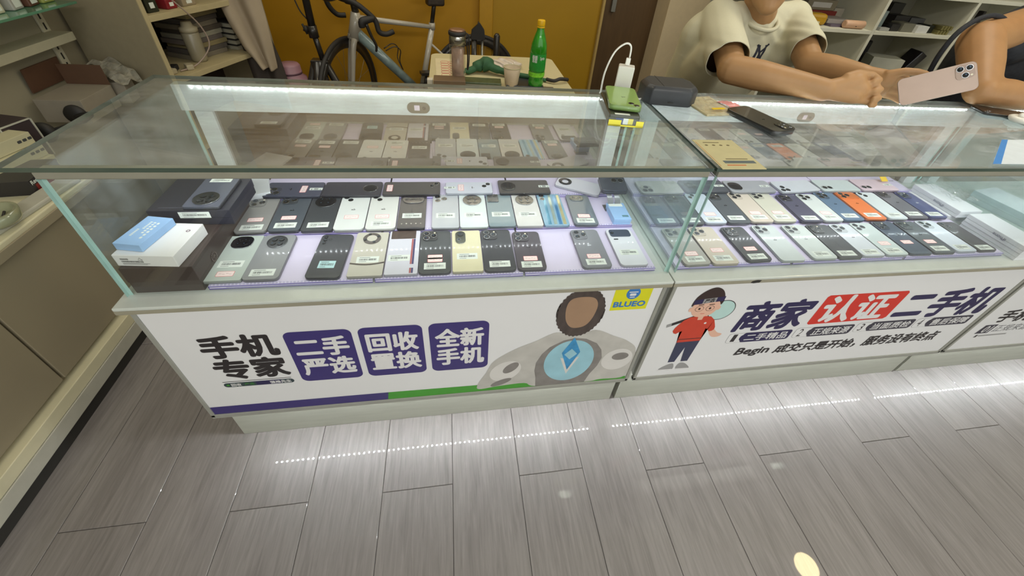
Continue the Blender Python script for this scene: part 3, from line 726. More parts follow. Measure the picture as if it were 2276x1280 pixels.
A = [
 ('silver phone with three lenses in clear bump, leftmost in the middle row', .181, .261, 3, (146, 146, 144), 'tri', 'pm bl', .0715, .149),
 ('blue-grey dark phone with triple camera and pink price sticker', .2565, .267, 1.5, (78, 86, 94), 'trib', 'ah pm bl', .0735, .157),
 ('charcoal phone with very large round camera, left of the two white ones', .332, .266, 1.5, (62, 66, 70), 'roundbig', 'bl', .0730, .158),
 ('white phone with diagonal twin lenses, left one of the pair', .4065, .266, 1, (222, 226, 222), 'duo', 'ah pm', .0735, .157),
 ('white phone with diagonal twin lenses, right one of the pair', .4825, .266, 1, (220, 222, 216), 'duo', 'ah pm bl', .0740, .157),
 ('black phone in sparkling black case with rhinestones', .5585, .267, 0, (52, 50, 56), 'glitter', 'bm', .0700, .158),
 ('silver phone in glossy clear case, right of the sparkling black one', .6455, .265, 0, (184, 188, 192), 'tri4', 'bm', .0705, .157),
 ('white phone with matte black round camera, small print at its lower half', .7195, .265, 0, (214, 224, 222), 'roundbig', 'bm', .0735, .158),
 ('grey-blue gradient phone with square dark camera block', .7945, .266, -.5, (128, 146, 152), 'squarebl', 'bm', .0720, .156),
 ('white phone with greenish black round camera, left of the rainbow one', .8690, .264, -.5, (212, 212, 208), 'roundbig', 'bm', .0725, .156),
 ('iridescent blue and yellow phone with two stacked lenses', .9430, .264, -.8, (150, 190, 214), 'holo', '', .0700, .156),
 ('grey phone with chrome oval camera, near the folded black phone', 1.028, .261, -2.5, (110, 120, 128), 'ovalchrome', 'pn bl', .0690, .150),
]
for a in [lo(q, KM) for q in A]: phone(a[0], a[1], a[2], ZM, R(a[3]), a[4], a[5], a[6], a[7], a[8], group=FB, r=.006 if a[5] in ('glitter', 'tri4', 'roundbig', 'squarebl', 'holo') else .0105, metal=.3 if a[5] == 'holo' else 0)
A = [
 ('slate blue phone lying sideways with three lenses at its left end', .2465, .352, 90, (74, 78, 96), 'tri', 'ah pm sl', .070, .142),
 ('black phone lying sideways with thin silver camera ring at its right end', .3960, .353, -90, (58, 58, 66), 'ringthin', '', .070, .150),
 ('dark brown phone lying sideways with green-glinting lenses at its right end', .5535, .354, -90, (64, 62, 62), 'duo', 'pq', .066, .155),
 ('white phone lying sideways on the back tier, emblem at its centre', .7130, .354, -90, (210, 214, 224), 'duo', 'ah pm sl', .060, .133),
 ('black phone lying sideways with round camera at its left end and upright label', .8740, .358, 90, (62, 60, 62), 'round', 'sq', .073, .150),
]
for a in [lo(q, KB) for q in A]: phone(a[0], a[1], a[2], ZB, R(a[3]), a[4], a[5], a[6], a[7], a[8], group=FC, r=.006)
phone('white phone tilted on the back tier with ring-shaped camera', 1.054, .392, ZB+.0003, R(62), (222, 222, 230), 'ringwhite', '', .070, .140, group=FC, rot=(0, 0, R(62)))
A = [
 ('charcoal phone seen through the glass divider, left one of two dark ones', 1.262, .252, -1, (84, 90, 96), 'trib', 'bl', .0720, .148),
 ('charcoal phone seen through the glass divider, right one of two dark ones', 1.3385, .252, -1, (88, 94, 98), 'trib', 'bl', .0720, .150),
 ('bluish white phone half behind the divider edge', 1.4130, .258, -2, (206, 214, 226), 'duod', 'pn bq', .0700, .157),
 ('dark grey phone with apple emblem, left of the gold pair', 1.4870, .258, -2, (86, 92, 98), 'trib', 'ah bl', .0735, .160),
 ('rose gold phone with triple camera, left one of the gold pair', 1.5635, .260, -2, (212, 200, 186), 'tri', 'pn bl', .0745, .160),
 ('light gold phone with triple camera, right one of the gold pair', 1.6395, .259, -2, (208, 206, 190), 'tri', 'pn bl', .0740, .160),
 ('dark violet phone in the middle row, right of the gold pair', 1.7300, .250, -2.5, (84, 84, 104), 'trib', 'ah bl', .0720, .148),
 ('white phone with triple camera, left of the blue one', 1.8030, .252, -2.5, (216, 222, 220), 'tri', 'pn bl', .0700, .150),
 ('steel blue phone with apple emblem', 1.8770, .257, -2.5, (100, 124, 150), 'trib', 'ah bl', .0730, .158),
 ('bright orange phone with broad camera plateau', 1.9600, .258, -3, (232, 128, 70), 'plateau', 'ah bl', .0740, .157),
 ('mint white phone with two lenses, right of the orange one', 2.0400, .256, -3, (216, 224, 226), 'duo', 'bl', .0700, .155),
 ('taupe grey phone in the middle row, left of the navy one', 2.1180, .260, -3, (110, 108, 116), 'trib', 'ah bl', .0730, .158),
 ('navy blue phone with a white emblem, last in the middle row', 2.1930, .256, -3, (72, 80, 124), 'trib', 'wh bl', .0680, .152),
]
for a in [lo(q, KM) for q in A]: phone(a[0], a[1], a[2], ZM, R(a[3]), a[4], a[5], a[6], a[7], a[8], group=GB)
A = [
 ('warm grey phone partly behind the divider edge, first in the front row', 1.279, .104, 1, (176, 174, 166), 'tri', 'pn bl', .0750, .154),
 ('rose gold phone with red-lined sticker in the front row', 1.3600, .104, -.6, (208, 198, 182), 'tri', 'pm bl', .0755, .158),
 ('dark grey phone standing alone right of the rose gold one, front row', 1.4600, .105, 1, (76, 80, 84), 'trib', 'pm bl', .0735, .148),
 ('mint white phone without stickers, left one of the two thick-cased', 1.5600, .105, -1.5, (208, 216, 216), 'tri', 'ah', .0740, .157),
 ('mint white phone with barcode, right one of the two thick-cased', 1.6600, .105, -1, (208, 216, 213), 'tri', 'ah bl', .0760, .152),
 ('dark grey phone with apple emblem between white phones, front row', 1.7400, .104, -1.5, (82, 86, 90), 'trib', 'ah bl', .0760, .152),
 ('white phone with barcode at its foot, right of the dark grey one', 1.8190, .106, -1.5, (214, 220, 226), 'tri', 'ah bl', .0730, .148),
 ('white phone in a sparkling clear case with price sticker', 1.8970, .108, -1, (206, 218, 216), 'tri4', 'pm bl', .0740, .152),
 ('dark blue-grey phone with one pink sticker, front row right half', 1.9780, .110, -1.5, (82, 92, 108), 'trib', 'ah pm', .0760, .156),
 ('green-grey phone with pink sticker and pink barcode label', 2.0600, .109, -1.5, (92, 98, 104), 'trib', 'ah pm bl', .0740, .153),
 ('white phone in the front row, second from its right end', 2.1410, .111, -.6, (216, 224, 234), 'tri', 'bl', .0730, .152),
 ('black phone with cream barcode label at the right end of front row', 2.2160, .106, -.5, (74, 74, 76), 'duo', 'bl', .0680, .142),
]
for a in A: phone(a[0], a[1], a[2], ZF, R(a[3]), a[4], a[5], a[6], a[7], a[8], group=GA)
A = [
 ('pale gold phone lying sideways behind the divider, three lenses at left', 1.300, .350, 90, (204, 200, 194), 'tri', '', .072, .140),
 ('charcoal perforated-case phone lying sideways behind the divider edge', 1.452, .354, 90, (80, 86, 96), 'ringthin', 'sl', .070, .150),
 ('silver phone lying sideways with big oval camera at its left end', 1.613, .350, 90, (172, 174, 180), 'squircle', 'sl', .070, .160),
 ('white phone lying sideways at a slight angle, three lenses at left', 1.782, .349, 94, (216, 220, 228), 'tri4', '', .068, .152),
 ('mint white phone lying sideways, two small lenses and reflected dots', 1.940, .352, 89, (210, 220, 220), 'pill2', '', .069, .146),
 ('pale pink phone lying sideways at the right end of the back row', 2.094, .354, 89, (226, 204, 214), 'pill2', 'sl', .072, .146),
]
for a in [lo(q, KB) for q in A]: phone(a[0], a[1], a[2], ZB, R(a[3]), a[4], a[5], a[6], a[7], a[8], group=GC)
# folded phone on a curled metal stand, light blue box
t = thing('phone_stand', 'curled brushed metal stand under the folded black phone', 'stand', (1.108, .272, .6677))
bm = new_bm(); pts = [(0, .0, .0), (.004, .006, .020), (0, .016, .040), (-.006, .030, .050)]
for s in (0, 1):
    P = smooth_path([(x+s*.022, y, z) for x, y, z in pts], 5)
    for p, q in zip(P, P[1:]):
        v = [bm.verts.new(c) for c in (p, q, q+Vector((.016, 0, 0)), p+Vector((.016, 0, 0)))]; bm.faces.new(v)
        v = [bm.verts.new(c+Vector((0, .0012, 0))) for c in (p, q, q+Vector((.016, 0, 0)), p+Vector((.016, 0, 0)))]; bm.faces.new(v)
obj('curled_strip', bm, mat('stand_metal', (150, 150, 154), .3, metal=.9), t, smooth=True)
mbox('stand_foot', (-.002, .042, -.002, .030, -.0004, .0012), mat('stand_metal', (150, 150, 154)), t, .0004)
t = thing('phone', 'small black folded phone with two ringed lenses on a metal stand', 'phone', (1.132, .322, .7185), 0, None, (R(8), 0, R(-4)))
bm = new_bm(); prism(bm, rrect(.078, .066, .008, 5), 0, .007, 0, ch=.0008); obj('lower_half', bm, body_mat((52, 56, 66)), t)
bm = new_bm(); prism(bm, rrect(.078, .066, .008, 5), .0072, .0142, 0, ch=.0008); obj('upper_half', bm, body_mat((52, 56, 66)), t)
for x in (.004, .024):
    bm = new_bm(); disc(bm, x, .012, .0095, .0142, .0155, 1, 28); disc(bm, x, .012, .0080, .0155, .0158, 0, 28); obj('lens', bm, [M_lens, M_lensring], t)
def carton(name, label, x, y, z, w, d, h, m, rz=0, cat='box', group=None, rot=None, lid=True, bev=.0012):
    t = thing(name, label, cat, (x, y, z), R(rz), group, rot)
    mbox('base', (-w/2, w/2, -d/2, d/2, 0, h*(.45 if lid else 1)), m, t, bev)
    if lid: mbox('lid', (-w/2-.0008, w/2+.0008, -d/2-.0008, d/2+.0008, h*.45, h), m, t, bev)
    return t
M_bluebox = mat('light_blue_card', (150, 186, 226), .5, var=.10, scale=8)
t = carton('small_box', 'light blue small box under clear film, right end of left counter', 1.134, .243, .6675, .050, .080, .020, M_bluebox, -2)
mbox('print_mark', (.002, .020, -.030, -.022, .0200, .0203), mat('print_teal', (90, 130, 140), .5), t, 0)
mbox('print_mark', (-.022, .018, .022, .036, .0200, .0203), M_label, t, 0)
# ---- boxes at the left end of the left counter
M_brown = mat('dark_brown_card', (66, 54, 50), .5, var=.05, coat=.15)
t = thing('gift_box', 'large dark brown box at the left end of the left counter', 'box', (.080, .121, ZS))
mbox('base', (-.066, .062, -.090, .190, 0, .030), M_brown, t, .001); mbox('lid', (-.067, .063, -.091, .191, .0305, .069), M_brown, t, .001)
bm = new_bm(); M = Matrix.Translation((.0635, -.020, .034)) @ Matrix.Rotation(PI/2, 4, 'Z') @ Matrix.Rotation(PI/2, 4, 'X')
for i in range(14):
    a = 2*PI*i/14; box(bm, .010*math.cos(a)-.0012, .010*math.cos(a)+.0012, .010*math.sin(a)-.002, .010*math.sin(a)+.002, 0, .0006, 0, M)
box(bm, -.006, .006, -.0008, .0008, 0, .0006, 0, M); box(bm, -.004, .004, .002, .0032, 0, .0006, 0, M); box(bm, -.0006, .0006, -.006, .006, 0, .0006, 0, M)
obj('embossed_crest', bm, mat('crest_grey', (112, 100, 96), .4, metal=.3), t)
t = thing('white_box', 'white flat phone box with warning triangle, on the dark brown box', 'box', (.070, .086, .7185), R(-5))
mbox('base', (-.056, .056, -.052, .056, 0, .028), mat('white_card', (232, 232, 230), .45, var=.01), t, .001)
f2 = lambda a, b, d: (a, -.0522+d, b)
bm = new_bm(); rr = random.Random(4); x = -.044
while x < -.004:
    ww = rr.choice((.0005, .0009, .0013)); box(bm, x, x+ww, -.0523, -.0521, .010, .0142); x += ww+rr.choice((.0006, .001))
box(bm, -.044, .006, -.0523, -.0521, .0070, .0078); box(bm, -.044, .0, -.0523, -.0521, .0046, .0053)
obj('barcode_print', bm, M_bar, t)
text('lettering', 'HUAWEI', [(-.044, .020), (-.030, .020), (-.030, .0165), (-.044, .0165)], f2, M_bar, t, .0001)
bm = new_bm(); tube(bm, [(-.012, -.0523, .0165), (-.004, -.0523, .0165), (-.008, -.0523, .0225)], .0004, 4, closed=True); obj('warning_triangle', bm, M_bar, t)
bm = new_bm()
for i in range(8):
    a = 2*PI*i/8; disc(bm, .040+.0032*math.cos(a), .030+.0032*math.sin(a), .0013, .0281, .0283, 0, 8)
obj('petal_emblem', bm, mat('emblem_grey', (120, 100, 110), .4), t)
t = thing('small_box', 'light blue box lying tilted on the white phone box', 'box', (.046, .095, .7470), R(-11))
mbox('carton', (-.026, .026, -.046, .046, 0, .017), M_bluebox, t, .0008)
bm = new_bm()
for k, (xx, y0_, y1_) in enumerate(((.012, -.026, .030), (.004, -.010, .030), (-.004, .004, .030), (-.012, -.020, .004))):
    for q in range(6): box(bm, xx-.0022, xx+.0022, y0_+(y1_-y0_)*q/6, y0_+(y1_-y0_)*(q+.6)/6, .0170, .0172)
obj('embossed_marks', bm, M_label, t)
t = thing('gift_box', 'black open box holding a grey phone, behind the white box', 'box', (.088, .238, .7185))
M_blk = mat('black_card', (46, 46, 56), .4, var=.04, coat=.2)
mbox('base', (-.078, .084, -.066, .070, 0, .018), M_blk, t, .001); mbox('lid', (-.079, .085, -.067, .071, .0185, .040), M_blk, t, .001)
lb = label_sticker(t, .0, .0, .0, .062, .016); lb.location = (.012, -.0672, .028); lb.rotation_euler = (PI/2, 0, 0)
mbox('inner_line', (-.060, .066, -.056, -.0552, .0400, .0406), mat('box_edge_line', (90, 90, 100), .4), t, 0)
phone('grey phone with huge round black camera lying on the black box', .118, .236, .7595, R(2), (86, 90, 104), 'roundbig', '', .0745, .130, rot=(0, 0, R(180)), r=.006)
label_sticker(bpy.data.objects['phone.%03d' % (len([o for o in bpy.data.objects if o.name.startswith('phone') and o.type == 'EMPTY' and not o.name.startswith('phone_')])-1)], 0, -.048, .008, .046, .016, PI)
t = carton('phone_box', 'white phone box propped behind the black box, left counter', .125, .385, ZS+.001, .085, .095, .040, mat('white_card2', (220, 224, 226), .45), 20)
text('lettering', 'iPhone', [(-.03, .026), (.014, .026), (.014, .014), (-.03, .014)], lambda a, b, d: (a, -.0486+d, b), M_bar, t, .0002)
# ---- boxes right of the trays
M_wc = mat('white_card3', (216, 220, 224), .42, var=.015)
for (x, y, z, lab, tx) in ((2.331, .092, ZS, 'lower white phone box of the pair beside the front row', 0), (2.327, .090, ZS+.0255, 'upper white phone box with printed name, beside the front row', 1),
                       (2.300, .285, ZS, 'lower white phone box behind, beside the middle row', 0), (2.310, .272, ZS+.0255, 'upper white phone box behind, under clear film', 1)):
    t = carton('phone_box', lab, x, y, z, .086, .168, .025, M_wc, 0, 'box', 'white phone boxes')
    if tx: text('lettering', 'iPhone', [(-.034, .008), (.002, .008), (.002, .017), (-.034, .017)], lambda a, b, d: (-.0450+d, a, b), mat('print_mid_grey', (120, 122, 140), .5), t, .0002)
t = thing('plastic_film', 'crumpled clear film on the rear white phone boxes', 'plastic film', (2.33, .30, .702))
bm = new_bm(); rr = random.Random(5); n = 14; V = [[bm.verts.new((-.05+.11*i/n, -.07+.15*j/n, .004+.010*rr.random())) for j in range(n+1)] for i in range(n+1)]
for i in range(n):
    for j in range(n): bm.faces.new((V[i][j], V[i+1][j], V[i+1][j+1], V[i][j+1]))
obj('film', bm, G_clear, t)
t = thing('desiccant_tag', 'small yellow paper tag beside the pink phone', 'tag', (2.185, .400, .6925))
mbox('tag_paper', (-.012, .014, -.008, .012, 0, .001), mat('tag_yellow', (226, 190, 60), .6), t, .0003, rot=(R(25), 0, 0)); mbox('string', (.012, .030, -.0105, -.0095, .0, .001), M_dark, t, 0)
# third counter contents: blue-grey trays and boxes
t = carton('phone_box', 'stack of pale boxes in the right counter, left side', 2.58, .25, ZS, .12, .18, .04, M_wc, 8)
t = carton('phone_box', 'blue-grey flat box lying in the right counter', 2.70, .10, ZS, .16, .16, .02, mat('blue_grey_card', (128, 142, 170), .5), 0)

# ------------------------------------------------------------ things on the glass tops
t = thing('clear_box', 'clear plastic packing tray with yellow front, under the green phone', 'box', (*gt(1.105, .335), ZT), R(-9))
bm = new_bm(); box(bm, -.042, .042, -.085, .085, 0, .020); bm.normal_update(); bmesh.ops.delete(bm, geom=[f for f in bm.faces if f.normal.z > .9], context='FACES')
obj('clear_wall', bm, G_clear, t)
M_y = mat('packing_yellow', (226, 214, 62), .5)
bm = new_bm(); box(bm, -.042, -.012, -.0862, -.0852, .001, .016); box(bm, .024, .042, -.0862, -.0852, .001, .016); box(bm, -.042, .042, -.0862, -.0852, .001, .005); obj('yellow_insert', bm, M_y, t)
t = thing('phone_box_dark', 'dark olive boxed phone with small blue and yellow label, under the green phone', 'box', (*gt(1.100, .335), ZT+.001), R(-9))
mbox('carton', (-.037, .037, -.080, .078, 0, .026), mat('olive_dark', (64, 66, 54), .35, coat=.3), t, .003)
mbox('blue_label', (-.020, -.002, -.0808, -.0800, .004, .018), mat('label_blue', (44, 66, 130), .5), t, 0)
mbox('white_label', (-.002, .010, -.0809, -.0800, .004, .018), M_label, t, 0); mbox('yellow_label', (.010, .022, -.0808, -.0800, .004, .018), M_y, t, 0)
mbox('wavy_label', (-.024, .012, -.079, -.070, .0260, .0263), M_label, t, 0)
phone('pistachio green phone case face down on top of the stack', *gt(1.112, .352), ZT+.0275, R(180-14), (150, 186, 104), 'duo', 'ah', .078, .158, .012, .014, rot=(R(1.5), 0, R(180-14)))
# charger with cable
t = thing('wall_charger', 'white plug charger standing behind the green phone', 'charger', (*gt(1.150, .458), ZT), R(-20))
M_chg = mat('charger_white', (226, 224, 216), .35, var=.01)
mbox('charger_body', (-.021, .021, -.015, .015, 0, .085), M_chg, t, .003, seg=3)
mbox('cable_plug', (-.006, .006, -.004, .004, .0852, .104), M_chg, t, .002)
t = thing('charging_cable', 'white cable looping out of the plug charger', 'cable')
bm = new_bm(); tube(bm, smooth_path([(*gt(a_, b_), c_+.012) for a_, b_, c_ in [(1.152, .458, 1.0395), (1.150, .460, 1.066), (1.134, .462, 1.072), (1.108, .462, 1.050), (1.092, .462, 1.00), (1.094, .470, .95), (1.10, .480, .9385), (1.15, .492, .9385), (1.185, .470, .9385), (1.20, .44, .9385), (1.215, .450, .9385)]], 6), .0024, 8)
obj('cord', bm, M_chg, t)
# black speaker-like device
t = thing('card_reader', 'dark angular device with rounded corners beside the green phone', 'device', (*gt(1.285, .452), ZT), R(-6))
bm = new_bm(); P = [(-.072, -.03), (-.060, -.052), (.050, -.058), (.074, -.035), (.076, .02), (.060, .048), (-.050, .052), (-.075, .02)]
prism(bm, P, 0, .050, 0, ch=.010); bevel(bm, .0035, 2); obj('housing', bm, mat('device_dark', (52, 54, 58), .5, coat=.1, var=.08), t)
mbox('slot', (-.012, .004, -.0592, -.0582, .010, .0125), M_dark, t, 0)
mbox('top_seam', (-.03, -.0285, -.045, .045, .0500, .0504), M_dark, t, 0)
# film bag with yellow stickers, pink wrap
t = thing('plastic_bag', 'cream card in a clear bag with yellow stickers', 'plastic bag', (*gt(1.402, .405), ZT+.0005), R(8))
mbox('card', (-.058, .045, -.070, .060, 0, .006), mat('cream_card', (206, 192, 150), .5, var=.06), t, .002)
bm = new_bm(); rr = random.Random(9); V = [[bm.verts.new((-.063+.125*i/12, -.092+.165*j/12, .0072+.004*rr.random())) for j in range(13)] for i in range(13)]
for i in range(12):
    for j in range(12): bm.faces.new((V[i][j], V[i+1][j], V[i+1][j+1], V[i][j+1]))
obj('clear_film', bm, G_clear, t)
bm = new_bm(); prism(bm, ell(-.046, .030, .017, .011, 24), .0122, .0126); prism(bm, rrect(.042, .011, .004, 3, -.008, -.048), .0122, .0126); obj('yellow_sticker', bm, mat('sticker_yellow', (232, 196, 20), .5), t)
t = thing('pink_wrap', 'crumpled pink wrapping between the film bag and the black phone', 'wrapping', (*gt(1.455, .345), ZT))
bm = new_bm(); rr = random.Random(12)
for k in range(3):
    P = smooth_path([(-.010+.008*k, .085, .004), (.000+.006*k, .045, .012), (.012+.01*k, .0, .006), (.030+.014*k, -.045+.012*k, .002)], 5)
    L_ = [p+Vector((-.012, 0, .001*rr.random())) for p in P]; R_ = [p+Vector((.012, .006, .003*rr.random())) for p in P]
    for i in range(len(P)-1): bm.faces.new([bm.verts.new(c) for c in (L_[i], R_[i], R_[i+1], L_[i+1])])
obj('wrapping_film', bm, mat('pink_film', (226, 152, 152), .35, var=.1), t)
phone('black phone case face down on glass, beside the pink wrap', *gt(1.484, .286), ZT+.003, R(180-25), (46, 44, 42), 'trib', 'ah', .080, .160, .013, .014, rot=(0, 0, R(180+17)))
# card on the glass
t = thing('payment_card', 'yellow-cream payment card lying on the middle counter glass', 'card', (*gt(1.287, .110), ZT+.0003), 0)
mbox('card_sheet', (-.050, .052, -.072, .066, 0, .0012), mat('card_cream', (200, 192, 148), .4, var=.05), t, 0)
mbox('grey_bar', (-.030, .044, -.048, -.036, .0012, .0014), mat('bar_grey', (92, 104, 106), .5), t, 0)
bm = new_bm(); box(bm, -.030, .010, .050, .053, .0012, .0014)
for i in range(4): prism(bm, ell(-.028+.018*i, .038, .004, .003, 12), .0012, .0014)
box(bm, -.018, .034, -.030, -.027, .0012, .0014); obj('dark_print', bm, mat('print_brown', (104, 92, 60), .6), t)
bm = new_bm(); box(bm, -.030, .014, -.058, -.054, .0012, .0014); box(bm, -.047, -.046, -.06, .055, .0012, .0014); obj('red_print', bm, mat('print_red', (196, 110, 60), .6), t)
# right end
t = phone('black phone lying flat at the right end of the counter glass', *gt(2.475, .405), ZT+.0005, R(68), (40, 34, 32), 'duo', '', .075, .155)
t = thing('earbud_case', 'white open earbud case at the right edge of the glass', 'earbuds', (*gt(2.46, .345), ZT), 0)
bm = new_bm(); lathe(bm, [(0, 0), (.024, 0), (.030, .006), (.031, .012), (.024, .016), (0, .016)], 28); obj('case', bm, M_chg, t)
for x in (-.010, .012):
    bm = new_bm(); lathe(bm, [(0, .016), (.007, .016), (.008, .022), (.004, .027), (0, .028)], 16, 0, (x, 0)); obj('earbud', bm, M_chg, t)
t = thing('white_sheet', 'white sheet with a blue edge on the right glass top', 'paper', (*gt(2.16, .13), ZT+.0003))
bm = new_bm(); P = [(-.165, -.066), (.03, -.066), (.19, .075), (.045, .073)]; prism(bm, P, 0, .0008); obj('sheet', bm, mat('sheet_white', (222, 232, 240), .5), t)
bm = new_bm(); prism(bm, [(-.165, -.066), (-.140, -.066), (.066, .073), (.045, .073)], .0009, .0012); obj('blue_edge', bm, mat('sheet_blue', (70, 140, 216), .5), t)

# ------------------------------------------------------------ left wall unit
M_lc = mat('taupe_panel', (146, 136, 112), .5, var=.04, scale=4)
M_lc2 = mat('cream_board', (206, 200, 168), .5, var=.06, scale=12)
M_lc3 = mat('grey_board', (176, 174, 160), .5, var=.05)
t = thing('wall_cabinet', 'low taupe cabinet along the left wall with pale plinth', 'cabinet')
mbox('carcass', (-.879, -.50, -1.5, .60, .115, .545), M_lc, t, .002)
for (y0, y1) in ((-1.5, -.31), (-.306, .19), (.194, .60)):
    mbox('front_panel', (-.499, -.480, y0+.002, y1-.002, .155, .525), M_lc, t, .0015)
mbox('plinth_top', (-.55, -.462, -1.5, .60, .095, .135), M_lc2, t, .002); mbox('plinth', (-.52, -.4600, -1.5, .60, .045, .0935), M_lc3, t, .002)
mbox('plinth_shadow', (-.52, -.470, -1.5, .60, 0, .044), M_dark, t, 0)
mbox('worktop', (-.879, -.466, -1.5, .66, .548, .572), M_lc2, t, .003)
mbox('worktop_strip', (-.464, -.458, -1.5, .66, .535, .560), M_lc, t, .001)
LT = .572
t = thing('slotted_upright', 'slotted metal shelf upright on the left wall', 'upright', (-.879, 1.33, .60))
bm = new_bm(); box(bm, 0, .008, -.018, .018, 0, .60); bevel(bm, .001, 1); obj('upright_bar', bm, mat('upright_grey', (204, 198, 172), .45), t)
bm = new_bm()
for i in range(16): box(bm, .0078, .0086, -.0036, .0036, .012+.036*i, .036+.036*i)
obj('slot', bm, M_dark, t, kind='stuff')
t = thing('wall_shelf', 'narrow pale shelf fixed to the left wall', 'shelf', (-.878, 0, .792))
mbox('shelf_board', (0, .080, .25, 1.345, 0, .030), mat('shelf_cream', (186, 180, 152), .5), t, .002)
t = thing('glass_shelf', 'green-edged glass shelf with packets at the top left', 'shelf', (-.878, 0, .925))
mbox('shelf_glass', (0, .16, .5, 1.33, 0, .008), mat('shelf_green_glass', (88, 140, 112), .2, coat=.6), t, .001)
mm = [mat('pack_mint', (150, 186, 160), .5), mat('pack_cream', (196, 190, 164), .5), mat('pack_silver', (170, 168, 160), .3), mat('pack_brown', (96, 62, 46), .5), mat('pack_lime', (160, 166, 90), .5)]
for i, (y, lab) in enumerate(((.98, 'mint packet'), (1.06, 'cream packet'), (1.14, 'silvery blister packet'), (1.21, 'dark brown packet'), (1.28, 'pale lime packet'))):
    t = thing('packet', lab+' on the green-edged glass shelf', 'packet', (-.80, y, .9335), R(rr.uniform(-10, 10)), 'packets on the glass shelf')
    mbox('pouch', (-.03, .03, -.028, .028, 0, .05), mm[i], t, .004); mbox('pouch_label', (.0302, .0306, -.018, .018, .008, .030), M_label, t, 0)
# stack of three pale boxes
M_pb = mat('pale_yellow_card', (186, 180, 146), .5, var=.02)
for i, (lab, dx) in enumerate((('lowest of the three pale boxes stacked on the left cabinet', 0), ('middle one of the three pale boxes stacked on the left cabinet', -.012), ('topmost of the three pale boxes stacked on the left cabinet', -.024))):
    t = thing('pale_box', lab, 'box', (-.665+dx, .645, LT+.0005+.038*i), R(-12), 'stack of pale boxes')
    mbox('carton', (-.07, .06, -.09, .09, 0, .037), M_pb, t, .001)
    bm = new_bm()
    for k in range(3): prism(bm, rrect(.008, .011, .002, 3, .045*0, 0), 0, .0004, 0, M=Matrix.Translation((.0602, .052+.015*k, .020)) @ Matrix.Rotation(PI/2, 4, 'Y'))
    obj('icon_print', bm, M_bar, t)
t = thing('black_box', 'black framed box with barcode label standing by the pale boxes', 'box', (-.665, .755, LT), R(-14), rot=(0, 0, R(-14)))
mbox('carton', (-.10, .0, -.045, .045, 0, .125), mat('dark_plum_card', (58, 48, 50), .4), t, .001)
bm = new_bm(); box(bm, .0, .003, -.046, -.042, 0, .126); box(bm, .0, .003, .042, .046, 0, .126); box(bm, .0, .003, -.046, .046, .122, .126); obj('pale_frame', bm, M_lc3, t)
mbox('barcode_label', (.0, .0012, -.030, .010, .012, .045), M_label, t, 0)
t = thing('headphones', 'black headphones lying on the left cabinet behind boxes', 'headphones', (-.70, .96, LT+.001))
M_rub = mat('rubber_black', (40, 38, 36), .6)
bm = new_bm(); tube(bm, smooth_path([(-.02, -.07, .03), (.05, -.05, .05), (.075, .0, .055), (.05, .055, .05), (-.02, .08, .03)], 6), .008, 8); obj('headband', bm, M_rub, t, smooth=True)
for y in (-.075, .085):
    bm = new_bm(); lathe(bm, [(0, 0), (.032, 0), (.036, .010), (.034, .024), (.020, .030), (0, .030)], 24); bm.transform(Matrix.Translation((-.02, y, .034)) @ Matrix.Rotation(PI/2*(1 if y < 0 else -1), 4, 'X') @ Matrix.Translation((0, 0, -.012))); obj('ear_cup', bm, M_rub, t)
t = carton('white_carton', 'larger white carton against the left wall with open flap', -.76, 1.14, LT, .15, .18, .085, mat('white_card4', (150, 142, 126), .5), 0, lid=False)
mbox('flap', (-.075, .075, .088, .0905, .085, .16), mat('kraft_inside', (92, 66, 48), .6), t, .0005)
t = carton('white_carton', 'small white carton right of the open one on left cabinet', -.700, 1.29, LT, .075, .075, .085, mat('white_card4', (150, 142, 126)), 8, lid=False)
t = thing('cardboard_sheet', 'brown cardboard sheet leaning on the left wall', 'cardboard', (-.872, 1.20, LT+.086), 0, rot=(0, R(6), 0))
mbox('sheet_board', (0, .005, -.09, .085, 0, .085), mat('kraft_dark', (92, 64, 46), .6, var=.06), t, .0005)
t = thing('plastic_bag', 'shiny clear bag lying on the small white carton, left wall', 'plastic bag', (-.70, 1.285, LT+.086), R(20))
bm = new_bm(); rr = random.Random(15); P = smooth_path([(-.06, .07, .05), (-.02, .03, .045), (.02, -.02, .030), (.05, -.08, .003)], 5)
for i in range(len(P)-1):
    for k in range(5):
        q = lambda p, kk: p+Vector((-.03+.015*kk, .010*kk, .012*math.sin(kk*2.1+p.y*60)))
        bm.faces.new([bm.verts.new(c) for c in (q(P[i], k), q(P[i], k+1), q(P[i+1], k+1), q(P[i+1], k))])
obj('bag_film', bm, mat('shiny_film', (168, 164, 150), .15, metal=.3, var=.3, scale=40, coat=1), t)
